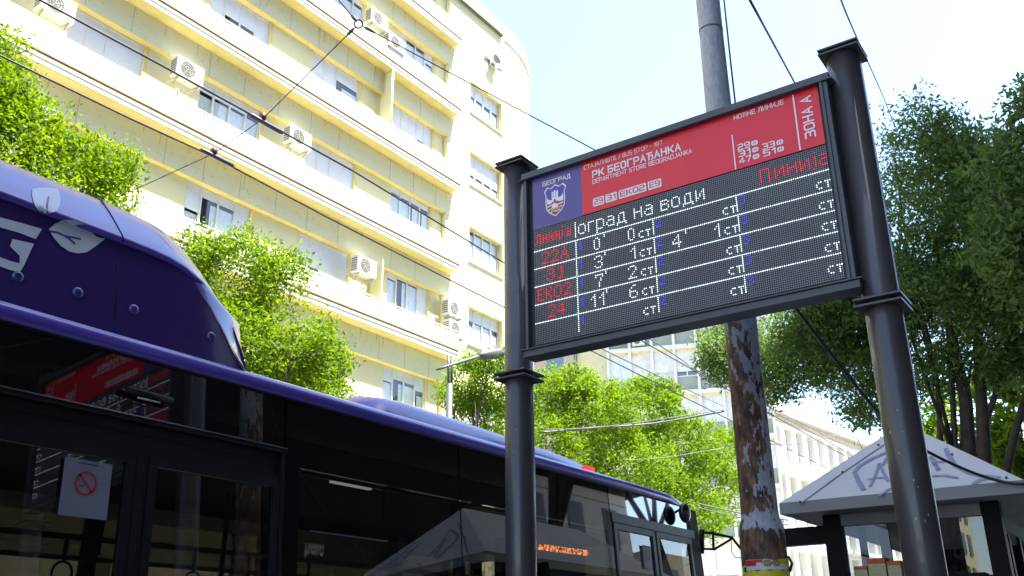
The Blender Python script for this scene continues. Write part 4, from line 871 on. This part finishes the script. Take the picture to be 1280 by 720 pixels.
# ------------------------------------------------------------------ kiosk
KX, KY0, KY1 = 7.23, .82, 2.52
ki = thing('kiosk', 'news kiosk with pale grey hipped roof, blue grey graffiti and dark frames', 'kiosk', (8.6, 1.67, 0))
roofm = mat('kiosk_roof_grey', (.45, .43, .41), .5, var=.06, vscale=3); fas = mat('kiosk_fascia', (.26, .26, .26), .55, var=.06); kd = mat('kiosk_dark_frame', (.006, .004, .007), .5, spec=.12)
ZE = 2.69; AP = Vector((8.05, 1.70, 3.36)); AP2 = Vector((10.4, 1.70, 3.36)); KXE = 11.2
c00, c01, c10, c11 = Vector((KX, KY1, ZE)), Vector((KX, KY0, ZE)), Vector((KXE, KY1, ZE)), Vector((KXE, KY0, ZE))
rf = obj('roof', MB().poly([c00, c01, AP]).poly([c00, AP, AP2, c10]).poly([c01, c11, AP2, AP]).poly([c10, AP2, c11]), roofm, ki)
obj('fascia', MB().box(KX-.004, KX+.03, KY0, KY1, ZE-.085, ZE-.002).box(KX+.03, KXE, KY1-.03, KY1, ZE-.085, ZE-.002).box(KX+.03, KXE, KY0, KY0+.03, ZE-.085, ZE-.002).box(KXE, KXE+.03, KY0, KY1, ZE-.085, ZE-.002), fas, ki)
obj('eave_soffit', MB().box(KX+.03, KXE, KY0+.03, KY1-.03, ZE-.08, ZE-.06), mat('kiosk_soffit', (.22, .21, .19), .7), ki)
nf = (c01-c00).cross(AP-c00).normalized()
nf = nf if nf.x < 0 else -nf
def K(px_, py_, l=.004): return on(px_, py_, c00+nf*l, nf)
def ribbon(pts, wd, m, par, nm, l=.004):
    P = []
    for (a, b_) in zip(pts, pts[1:]):
        for k in range(4): P.append((a[0]+(b_[0]-a[0])*k/4, a[1]+(b_[1]-a[1])*k/4))
    P.append(pts[-1]); W = [K(*p, l) for p in P]; rows = []
    for k, p in enumerate(W):
        d = (W[min(k+1, len(W)-1)]-W[max(k-1, 0)]).normalized(); s_ = d.cross(nf)*wd/2; rows.append([p-s_, p+s_])
    return obj(nm, MB().grid(rows), m, par)
seam = mat('roof_seam', (.10, .09, .11), .6)
ribbon([(1001, 629), (1053, 591), (1106, 555)], .012, seam, rf, 'roof_seam')
for a_, b_ in (((1060, 640), (1090, 590)),): pass
for p in ((1000, 627.5), (1053, 590), (1098, 556), (1190, 568), (1258, 597)): obj('rivet', MB().ball(K(*p), .010, n=5), seam, rf)
gf = mat('graffiti_blue', (.20, .21, .32), .6, var=.15, vscale=20)
for pts, wd in (([(1080, 612), (1074, 603), (1068, 590), (1074, 582), (1090, 573), (1108, 565)], .035), ([(1087, 608), (1094, 594), (1099, 579)], .022), ([(1099, 579), (1104, 590), (1110, 601)], .024), ([(1084, 599), (1096, 597), (1108, 597)], .016),
                ([(1103, 581), (1110, 570), (1112, 562)], .025), ([(1099, 619), (1110, 612), (1122, 607)], .026), ([(1174, 587), (1168, 580), (1166, 577)], .03), ([(1182, 560), (1185, 568), (1194, 582), (1210, 590), (1225, 594), (1250, 597)], .034),
                ([(1162, 571), (1168, 578), (1172, 587)], .028), ([(1163, 570), (1172, 577), (1181, 577)], .02), ([(1165, 595), (1180, 594), (1198, 597)], .022), ([(1216, 605), (1224, 600), (1236, 597)], .034)):
    ribbon(pts, wd, gf, rf, 'graffiti_stroke', .0045)
KB = KX+.28
for y0, y1, nm in ((2.16, 2.29, 'corner_post'), (1.04, 1.16, 'corner_post'), (.72, .84, 'side_post')): obj(nm, MB().box(KB, KB+.12, y0, y1, 0, ZE-.082), kd, ki, .004)
obj('head_rail', MB().box(KB+.01, KB+.1, 1.165, 2.155, ZE-.17, ZE-.083), fas, ki)
kg = glassmat('kiosk_glass', (.4, .42, .4), 1, .0, 1.9)
obj('front_glass', MB().quad((KB+.05, 2.16, .9), (KB+.05, 1.16, .9), (KB+.05, 1.16, ZE-.17), (KB+.05, 2.16, ZE-.17)), kg, ki)
obj('front_lower_panel', MB().box(KB+.02, KB+.09, 1.165, 2.155, 0, .9), kd, ki)
obj('side_beam', MB().box(KB+.02, KB+.1, 2.295, 2.95, 2.40, 2.535), kd, ki); obj('side_post', MB().box(KB+.02, KB+.1, 2.86, 2.955, 0, 2.395), kd, ki)
obj('back_wall', MB().box(KXE-.3, KXE-.2, KY0+.2, KY1-.2, 0, ZE-.082), kd, ki)
obj('side_wall', MB().box(KB+.13, KXE-.3, 2.2, 2.26, 0, 1.2).box(KB+1.5, KB+1.58, 2.2, 2.26, 1.2, ZE-.09), kd, ki)
obj('inner_mullion', MB().box(KB+.5, KB+.55, 2.12, 2.17, 1, ZE-.09).box(KB+.55, KB+.6, 1.95, 2.0, 1, ZE-.09), kd, ki)
ZB = at(1096, 722, 0, KB-.17).z; sh_ = obj('book_shelf', MB().box(KB-.18, KB+.0, 1.18, 2.14, ZB-.02, ZB), kd, ki)
cols = [(.55, .08, .01), (.6, .10, .02), (.55, .06, .02), (.5, .08, .03)]
for i, (pa, pb, hh, lab) in enumerate(((1068, 1084, .085, 'orange book at the left end of the kiosk shelf'), (1086, 1108, .135, 'taller orange topped book on the kiosk shelf'), (1110, 1127, .11, 'orange topped book on the kiosk shelf beside the dark post'))):
    ya, yb3 = at(pa, 715, 0, KB-.17).y, at(pb, 715, 0, KB-.17).y
    bk = thing('book', lab, 'book', (KB-.1, (ya+yb3)/2, ZB), 'books on the kiosk shelf')
    obj('pages', MB().box(KB-.17, KB-.02, yb3, ya, ZB+.001, ZB+hh*.72), mat('book_cream', (.5, .46, .26), .8, var=.15, vscale=60), bk); obj('cover', MB().box(KB-.172, KB-.018, yb3-.001, ya+.001, ZB+hh*.725, ZB+hh), mat('book_orange', (.6, .10, .02), .6), bk)
fp = [at(1254, 646, 0, 8.2), at(1290, 668, 0, 8.2), at(1290, 684, 0, 8.2), at(1256, 660, 0, 8.2)]
obj('open_flap', MB().prism(fp, (.03, 0, 0)), mat('flap_pale', (.42, .5, .48), .4), ki)
for a, b_ in ((1262, 1266), (1275, 1279)): obj('flap_post', MB().box(8.22, 8.3, at(b_, 700, 0, 8.2).y, at(a, 700, 0, 8.2).y, 0, 2.45), kd, ki)
# black cable sagging from behind the board down to the kiosk roof
def curve_px(L): return [at(a, b_, 0, x) for a, b_, x in L]
def wire(name, pts, r, m, lab, group=None, sub=6, cat='cable'):
    P = [Vector(p) for p in pts]; Q = []
    if sub == 1: o = obj(name, MB().tube(P, r, 6), m); return tag(o, lab, cat, group)
    for i in range(len(P)-1):
        p0, p1, p2, p3 = P[max(i-1, 0)], P[i], P[i+1], P[min(i+2, len(P)-1)]
        for k in range(sub):
            u = k/sub; Q.append(.5*((2*p1)+(p2-p0)*u+(2*p0-5*p1+4*p2-p3)*u*u+(3*p1-p0-3*p2+p3)*u**3))
    Q.append(P[-1]); o = obj(name, MB().tube(Q, r, 6), m); tag(o, lab, cat, group); return o
cable = mat('cable_black', (.012, .012, .014), .5); bluew = mat('cable_blue_grey', (.05, .07, .16), .5)
wire('cable', curve_px([(918, 260, 5.1), (952, 325, 5.3), (990, 379, 5.5), (1045, 450, 5.9), (1095, 512, 6.3), (1140, 552, 6.7), (1180, 575, 7.0), (1225, 594, 7.15), (1258, 603, 7.2), (1290, 605, 7.2)]), .011, cable, 'thick black cable sagging from behind the board down over the kiosk roof')
# ------------------------------------------------------------------ overhead wires
def line_px(p, q, ax, va, vb=None): return [at(*p, ax, va), at(*q, ax, vb if vb is not None else va)]
ZW = 5.6
P1 = [at(0, 69.4, 2, ZW), at(160, 146.9, 2, ZW), at(267, 196, 2, ZW), at(406, 270, 2, ZW), at(582, 360, 2, ZW)]
P2 = [at(50, 0, 2, ZW), at(186, 73, 2, ZW), at(328, 151, 2, ZW), at(440, 213, 2, ZW), at(629, 328, 2, ZW)]
def ext(P, x0, x1):
    d = (P[-1]-P[0]); d /= d.x; a = P[0]+d*(x0-P[0].x); b_ = P[-1]+d*(x1-P[-1].x); return [a]+P+[b_]
wire('trolley_wire', ext(P1, -8, 60), .0085, cable, 'lower black trolley wire across the picture, farther from the stop', 'trolley wires', 1)
wire('trolley_wire', ext(P2, -8, 60), .0085, cable, 'upper black trolley wire across the picture, nearer the stop', 'trolley wires', 1)
rg = at(448, 30, 2, 5.75)
tk = [rg+(_r2*math.cos(R(a))+_u2*math.sin(R(a)))*.029 for a in range(0, 361, 20)]
tag(obj('wire_ring', MB().tube(tk, .006, 8, False), cable), 'round ring joining three span wires near the top of the picture', 'ring')
c1 = at(328, 149, 2, ZW+.03); c2 = at(267, 192, 2, ZW+.03)
gw = 'span wires carrying the trolley wires'
def toward(a, b_, d): return a+(b_-a).normalized()*d
farL = at(415, -10, 2, 6.2); farL2 = farL+(farL-rg)*3
pe = at(925, 284, 0, 4.95)
end3 = at(140, 250, 2, ZW-.1); end3b = end3+(end3-c2)*1.5
for a, b_, lab in ((rg, farL2, 'short span wire running up and left from the ring'), (rg, c1, 'diagonal span wire from the ring down to the first clamp'), (rg, pe, 'long thin span wire from the ring towards the rusty pole'), (c1, c2, 'short diagonal span wire between the two clamps'), (c2, end3b, 'span wire from the lower clamp down behind the bus roof')):
    s0 = toward(a, b_, .029) if a is rg else a
    wire('span_wire', [s0, b_], .0042, cable, lab, gw, 2)
for (a, b_), lab in (((rg, farL2), 'grip insulator up and left of the ring'), ((rg, c1), 'grip insulator below the ring'), ((rg, pe), 'grip insulator right of the ring')):
    tag(obj('grip_insulator', MB().tube([toward(a, b_, .05), toward(a, b_, .08), toward(a, b_, .13), toward(a, b_, .17)], [.004, .012, .010, .004], 8), cable), lab, 'insulator', 'grip insulators round the ring')
for P, c_, lab in ((P2, c1, 'dark bar clamp on the upper trolley wire'), (P1, c2, 'dark bar clamp on the lower trolley wire')):
    d = (P[-1]-P[0]).normalized(); t_ = thing('wire_clamp', lab, 'clamp', tuple(c_), 'clamps hanging on the trolley wires')
    obj('bar', MB().tube([c_-d*.13-UZ3*.02, c_-d*.11-UZ3*.02, c_+d*.20-UZ3*.02, c_+d*.22-UZ3*.02], [.012, .020, .020, .012], 8), mat('clamp_grey', (.07, .09, .11), .5), t_); obj('insulator', MB().tube([c_-UZ3*.01, c_+UZ3*.015, c_+UZ3*.045, c_+UZ3*.06], [.022, .032, .028, .012], 10), mat('insulator_brown', (.16, .05, .015), .4), t_)
bw = 'thin wires in the sky above the board'
wire('cable', [at(905, 0, 0, 5.2), at(919, 128, 0, 5.1), at(930, 200, 0, 5.1)], .006, bluew, 'dark wire hugging the right side of the pole top', bw, 3)
wire('cable', [at(934, -6, 0, 3.0), at(992, 101, 0, 5.0), at(1040, 190, 0, 7)], .0055, bluew, 'blue wire in the sky right of the pole', bw, 3)
wire('cable', [at(1048, -10, 0, 4.0), at(1066, 36, 0, 6.0), at(1107, 128, 0, 12), at(1130, 190, 0, 16)], .006, bluew, 'blue wire in the sky passing behind the right post', bw, 4)
fw = 'far wires over the street behind the board'; th = mat('far_wire', (.12, .12, .12), .6)
for L_, lab, r_ in (([(700, 410, 20), (775, 447, 26), (840, 478, 32), (905, 508, 40)], 'far trolley wire just below the board, lower one', .022), ([(770, 395, 22), (848, 447, 28), (900, 478, 36), (1075, 566, 60)], 'far trolley wire right of the lower one, running to the white building', .024),
                 ([(672, 541, 22), (740, 535, 24), (820, 529, 26), (905, 514, 27)], 'twisted bundle of far wires crossing above the bus front', .03), ([(672, 537, 22), (760, 533, 24), (905, 512, 27)], 'single far wire crossing just above the bundle', .014),
                 ([(780, 575, 22), (830, 572, 24), (905, 560, 27)], 'faint far wire over the front of the bus', .012), ([(870, 629, 24), (930, 642, 26), (985, 650, 28)], 'pale far wire right of the bus front', .02), ([(870, 634, 24), (930, 648, 26), (985, 656, 28)], 'lower pale far wire right of the bus front', .015),
                 ([(968, 515, 40), (1025, 546, 45), (1070, 572, 50)], 'far wire in front of the white building', .02), ([(960, 555, 40), (990, 555, 42), (1030, 548, 44), (1048, 541, 46)], 'far span wire with a small hanger before the white building', .018), ([(1065, 535, 30), (1080, 565, 30)], 'short far wire hanging under the dark tree', .012)):
    wire('far_cable', [at(a, b_, 0, x) for a, b_, x in L_], r_, th, lab, fw, 4)
# street lamp across the road
lp = at(562, 470, 1, 14.6); sl = thing('street_lamp', 'grey street lamp with flat head on a long arm before the cream block', 'street lamp', (lp.x, lp.y, 0))
gl_ = mat('lamp_grey', (.10, .11, .115), .5, metal=.3)
ztop_ = at(563, 444, 1, 14.6).z
obj('pole', MB().tube([(lp.x, lp.y, 0), (lp.x, lp.y, at(562, 480, 1, 14.6).z)], .085, 12).tube([(lp.x-.05, lp.y, at(562, 482, 1, 14.6).z), (lp.x-.05, lp.y, ztop_)], .035, 8).tube([(lp.x+.08, lp.y, at(562, 482, 1, 14.6).z), (lp.x+.08, lp.y, ztop_)], .035, 8), gl_, sl)
obj('arm', MB().tube([at(546, 462, 1, 14.6), at(563, 456.5, 1, 14.6), at(590, 448, 1, 14.6), at(600, 445, 1, 14.6)], [.03, .04, .045, .05], 8), gl_, sl)
lh0, lh1 = at(597, 445, 1, 14.6), at(634, 439, 1, 14.6)
obj('lamp_head', MB().tube([lh0, lh0.lerp(lh1, .15), lh0.lerp(lh1, .5), lh0.lerp(lh1, .85), lh1], [.03, .13, .15, .12, .03], 12), gl_, sl)
#SPLIT3
# ------------------------------------------------------------------ trees
bark = mat('bark', (.09, .07, .055), .9, var=.25, vscale=8, bump=.5, bscale=30)
darkbark = mat('dark_bark', (.045, .036, .03), .9, var=.25, vscale=8, bump=.5, bscale=30)
lime = leafmat('leaf_lime', (.05, .12, .008), (.17, .27, .014), .5)
limed = leafmat('leaf_lime_pale', (.06, .14, .010), (.16, .26, .02), .5)
deep = leafmat('leaf_deep', (.045, .095, .032), (.14, .22, .06), .48)
def crown(name, blobs, n, size, m, parent, seed, shell=.55, asp=.42, gaps=.42, per=26, cl=.24):
    g_ = np.random.default_rng(seed); V = np.array([b[3]*b[4]*b[5] for b in blobs])**(2/3); V = V/V.sum()
    nc = n//per; idx = g_.choice(len(blobs), nc, p=V); B = np.array(blobs)[idx]
    d = g_.normal(size=(nc, 3)); d /= np.linalg.norm(d, axis=1)[:, None]
    rad = shell+(1.04-shell)*g_.random(nc)**.6
    ctr = B[:, :3]+d*B[:, 3:6]*rad[:, None]
    # lumps: drop clusters where a coarse noise is low, so gaps open up
    ph = g_.random(3)*10; f = np.sin(ctr[:, 0]*2.3+ph[0])+np.sin(ctr[:, 1]*2.6+ph[1]+ctr[:, 0])+np.sin(ctr[:, 2]*2.9+ph[2]+ctr[:, 1]*.7)
    keep = g_.random(nc) > gaps*(f < -.2)*2; ctr = ctr[keep]; nc = len(ctr)
    tw = g_.normal(size=(nc, 3)); tw[:, 2] = tw[:, 2]*.5-.35; tw /= np.linalg.norm(tw, axis=1)[:, None]       # spray direction, a little drooping
    N_ = nc*per; ci = np.repeat(np.arange(nc), per)
    u = g_.random(N_)[:, None]*2-1
    p = ctr[ci]+tw[ci]*u*cl+g_.normal(size=(N_, 3))*cl*.38
    a = tw[ci]*.7+g_.normal(size=(N_, 3))*.6; a /= np.linalg.norm(a, axis=1)[:, None]
    b_ = np.cross(a, g_.normal(size=(N_, 3))+np.array([0, 0, 1.2])); b_ /= np.linalg.norm(b_, axis=1)[:, None]
    s = size*(.6+.8*g_.random(N_))[:, None]
    nrm = np.cross(a, b_)
    q = np.stack([p-a*s, p+b_*s*asp+nrm*s*.12, p+a*s, p-b_*s*asp+nrm*s*.12], 1).reshape(-1, 3)
    off = np.array(root_of(parent).location); q -= off
    me = bpy.data.meshes.new(name); me.vertices.add(N_*4); me.vertices.foreach_set('co', q.astype(np.float32).ravel())
    me.loops.add(N_*4); me.loops.foreach_set('vertex_index', np.arange(N_*4, dtype=np.int32)); me.polygons.add(N_)
    me.polygons.foreach_set('loop_start', np.arange(0, N_*4, 4, dtype=np.int32)); me.polygons.foreach_set('loop_total', np.full(N_, 4, dtype=np.int32))
    tone = np.clip(np.repeat(np.clip(.5+.22*g_.normal(size=nc), 0, 1), per)*.6+g_.random(N_)*.4, 0, 1)
    at_ = me.attributes.new('tone', 'FLOAT', 'FACE'); at_.data.foreach_set('value', tone.astype(np.float32))
    me.update(); me.validate(); o = obj(name, me, m, parent); return o, ctr
def tree(name, lab, cat, base, blobs, n, size, lm, bk, r0, seed, grp='street trees', fork=.55, lean=0, limbs=9, **kw):
    t_ = thing(name, lab, cat, base, grp); rs = random.Random(seed)
    cen = Vector((sum(b[0] for b in blobs)/len(blobs), sum(b[1] for b in blobs)/len(blobs), sum(b[2] for b in blobs)/len(blobs)))
    B0 = Vector(base); F = Vector((B0.x+(cen.x-B0.x)*.35, B0.y+(cen.y-B0.y)*.35, cen.z*fork))
    mid = B0.lerp(F, .5)+Vector((rs.uniform(-.1, .1), rs.uniform(-.1, .1), 0))
    obj('trunk', MB().tube([B0, mid, F], [r0*1.25, r0, r0*.85], 12), bk, t_)
    lb = MB(); tips = []
    for k in range(limbs):
        b_ = blobs[k % len(blobs)]; c_ = Vector(b_[:3]); d = Vector((rs.uniform(-1, 1), rs.uniform(-1, 1), rs.uniform(-.3, .9))); tip = c_+Vector((d.x*b_[3], d.y*b_[4], d.z*b_[5]))*.75
        m1 = F.lerp(tip, .45)+Vector((rs.uniform(-.25, .25), rs.uniform(-.25, .25), .25)); lb.tube([F-Vector((0, 0, .1*k*.5)), m1, tip], [r0*.5, r0*.28, r0*.06], 7)
        for q in range(3):
            s_ = m1.lerp(tip, .15+.25*q); e_ = s_+Vector((rs.uniform(-1, 1)*b_[3], rs.uniform(-1, 1)*b_[4], rs.uniform(-.2, .7)*b_[5]))*.45; lb.tube([s_, s_.lerp(e_, .5)+Vector((0, 0, .06)), e_], [r0*.16, r0*.09, r0*.03], 5)
    obj('limb', lb, bk, t_)
    crown('crown', blobs, n, size, lm, t_, seed, **kw); return t_
def B(px_, py_, Y, rx, ry, rz, ax=1):          # crown lobe centred on a photo point at a given depth plane
    p = at(px_, py_, ax, Y); return (p.x, p.y, p.z, rx, ry, rz)
tree('ash_tree', 'leftmost bright green tree above the bus fairing', 'tree', (5.6, 14.5, 0), [B(-30, 120, 14.5, .85, 1.1, .95), B(15, 178, 14.5, .95, 1.2, .75), B(85, 218, 14.5, .95, 1.1, .62), B(140, 214, 14.3, .42, .7, .36), B(-50, 200, 14.5, 1.5, 1.5, 1.8), B(60, 260, 14.5, 1.4, 1.4, .6), B(0, 70, 14.5, .30, .5, .45)], 64000, .044, lime, bark, .16, 3)
tree('ash_tree', 'bright green tree between the bus fairing and the left sign post', 'tree', (12.0, 14.5, 0), [B(290, 345, 14.5, 1.05, 1.2, .80), B(340, 420, 14.5, 1.1, 1.3, 1.0), B(242, 318, 14.3, .45, .8, .42), B(388, 455, 14.5, .62, 1.0, .62), B(270, 440, 14.5, 1.4, 1.4, 1.0), B(352, 350, 14.2, .45, .8, .6), B(365, 500, 14.5, 1.1, 1.2, .9)], 68000, .044, lime, bark, .16, 5)
tree('ash_tree', 'pale sparse tree behind the left sign post and street lamp', 'tree', (19.5, 15.5, 0), [B(600, 480, 15.5, .95, 1.2, .8), B(575, 520, 15.5, .8, 1.2, .8), B(620, 540, 15.5, 1.3, 1.3, 1.0), B(610, 455, 15.2, .7, .9, .35)], 22000, .052, limed, bark, .14, 8, gaps=.5)
tree('ash_tree', 'bright green tree right of the left sign post below the board', 'tree', (24.3, 15.5, 0), [B(690, 500, 15.5, 1.4, 1.5, 1.1), B(740, 520, 15.5, 1.7, 1.5, 1.3), B(670, 560, 15.5, 1.6, 1.5, 1.3), B(760, 590, 15.5, 2.0, 1.8, 1.3), B(715, 480, 15.3, .8, 1, .5)], 60000, .058, limed, bark, .18, 11)
tree('ash_tree', 'wide bright green tree behind the front of the bus', 'tree', (31, 15.8, 0), [B(800, 520, 15.8, 2.0, 1.6, 1.3), B(850, 560, 15.8, 2.3, 1.8, 1.4), B(885, 610, 15.8, 2.4, 1.8, 1.7), B(780, 585, 15.8, 2.2, 1.8, 1.5), B(815, 490, 15.6, 1.0, 1.2, .6), B(905, 560, 15.8, 1.0, 1.2, .8), B(840, 640, 15.8, 2.8, 2, 1.3)], 84000, .070, limed, bark, .2, 13)
XT1 = 15.5
big = [B(1160, 200, XT1, 1.0, .75, .85, 0), B(1140, 150, XT1, .7, .45, .5, 0), B(1210, 230, XT1, 1.2, .9, .75, 0), B(1170, 290, XT1, 1.4, 1.2, 1.0, 0), B(1110, 340, XT1, 1.4, 1.1, 1.0, 0), B(1240, 320, XT1, 1.4, 1.1, 1.0, 0), B(1180, 400, XT1, 1.5, 1.2, .8, 0), B(1060, 400, XT1, 1.3, 1.1, .75, 0), B(1010, 430, XT1, 1.2, .85, .75, 0), B(1250, 420, XT1, 1.3, .9, .6, 0), B(1060, 465, XT1, .9, .6, .42, 0), B(1290, 380, XT1, 1.4, 1.1, 1.0, 0), B(1250, 225, XT1, 1.0, .6, .55, 0), B(1275, 270, XT1, 1.0, .7, .8, 0),
       B(930, 430, XT1, .8, .70, .68, 0), B(900, 440, XT1, .6, .40, .50, 0), B(975, 455, XT1, .75, .6, .60, 0), B(1072, 505, XT1, .6, .38, .30, 0), B(1215, 455, XT1, .9, .8, .35, 0), B(1165, 470, XT1, .8, .5, .35, 0), B(960, 482, XT1, .6, .45, .33, 0)]
TB = at(1215, 560, 0, XT1)
tr = tree('plane_tree', 'large dark green tree behind the right sign post and kiosk', 'tree', (TB.x, TB.y, 0), big, 205000, .046, deep, darkbark, .07, 17, grp='trees on the near pavement', fork=.62, limbs=7, gaps=.39, asp=.36)
for k, (a, b_, c_, d_, r_, lab) in enumerate((((1213, 600), (1207, 500), (1185, 400), (1170, 300), .115, ''), ((1232, 600), (1228, 520), (1222, 440), (1230, 330), .11, ''), ((1228, 540), (1245, 490), (1262, 430), (1270, 350), .05, ''), ((1255, 600), (1272, 530), (1285, 480), (1292, 420), .065, ''), ((1176, 560), (1172, 480), (1160, 420), (1140, 330), .045, ''), ((1140, 400), (1080, 420), (1010, 436), (945, 440), .045, ''), ((1010, 436), (985, 445), (975, 460), (965, 478), .02, ''))):
    obj('stem', MB().tube([at(*a, 0, XT1), at(*b_, 0, XT1), at(*c_, 0, XT1), at(*d_, 0, XT1)], [r_, r_*.85, r_*.6, r_*.3], 9), darkbark, tr)
p_ = at(1255, 560, 0, 26); tree('ash_tree', 'bright green tree seen low behind the dark trunks by the kiosk', 'tree', (26, p_.y, 0), [B(1250, 560, 26, 2, 2.2, 1.8, 0), B(1200, 590, 26, 1.6, 2.0, 1.2, 0), B(1290, 520, 26, 1.6, 1.6, 1.5, 0)], 20000, .11, limed, bark, .2, 23, grp='trees on the near pavement')
XT3 = 13.5
tree('plane_tree', 'dark tree cut off by the right edge of the picture', 'tree', (13.5, -1.3, 0), [B(1290, 220, XT3, .9, .7, .9, 0), B(1310, 300, XT3, 1.0, .9, 1.0, 0), B(1330, 200, XT3, 1.1, .9, 1.2, 0), B(1270, 270, XT3, .5, .4, .5, 0)], 22000, .055, deep, darkbark, .15, 29, grp='trees on the near pavement', gaps=.45)

for k, (x, y, h) in enumerate(((-36, 14.6, 7.5), (-46, 14.3, 8), (-58, 14.6, 7.5))):
    tree('ash_tree', ['nearest', 'middle', 'farthest'][k]+' of three trees far left along the street, mirrored in the kiosk glass', 'tree', (x, y, 0), [(x, y, h-2, 2.6, 2.6, 2.2), (x+1.4, y, h-3.4, 2.2, 2.2, 1.8)], 7000, .2, limed, bark, .2, 31+k)
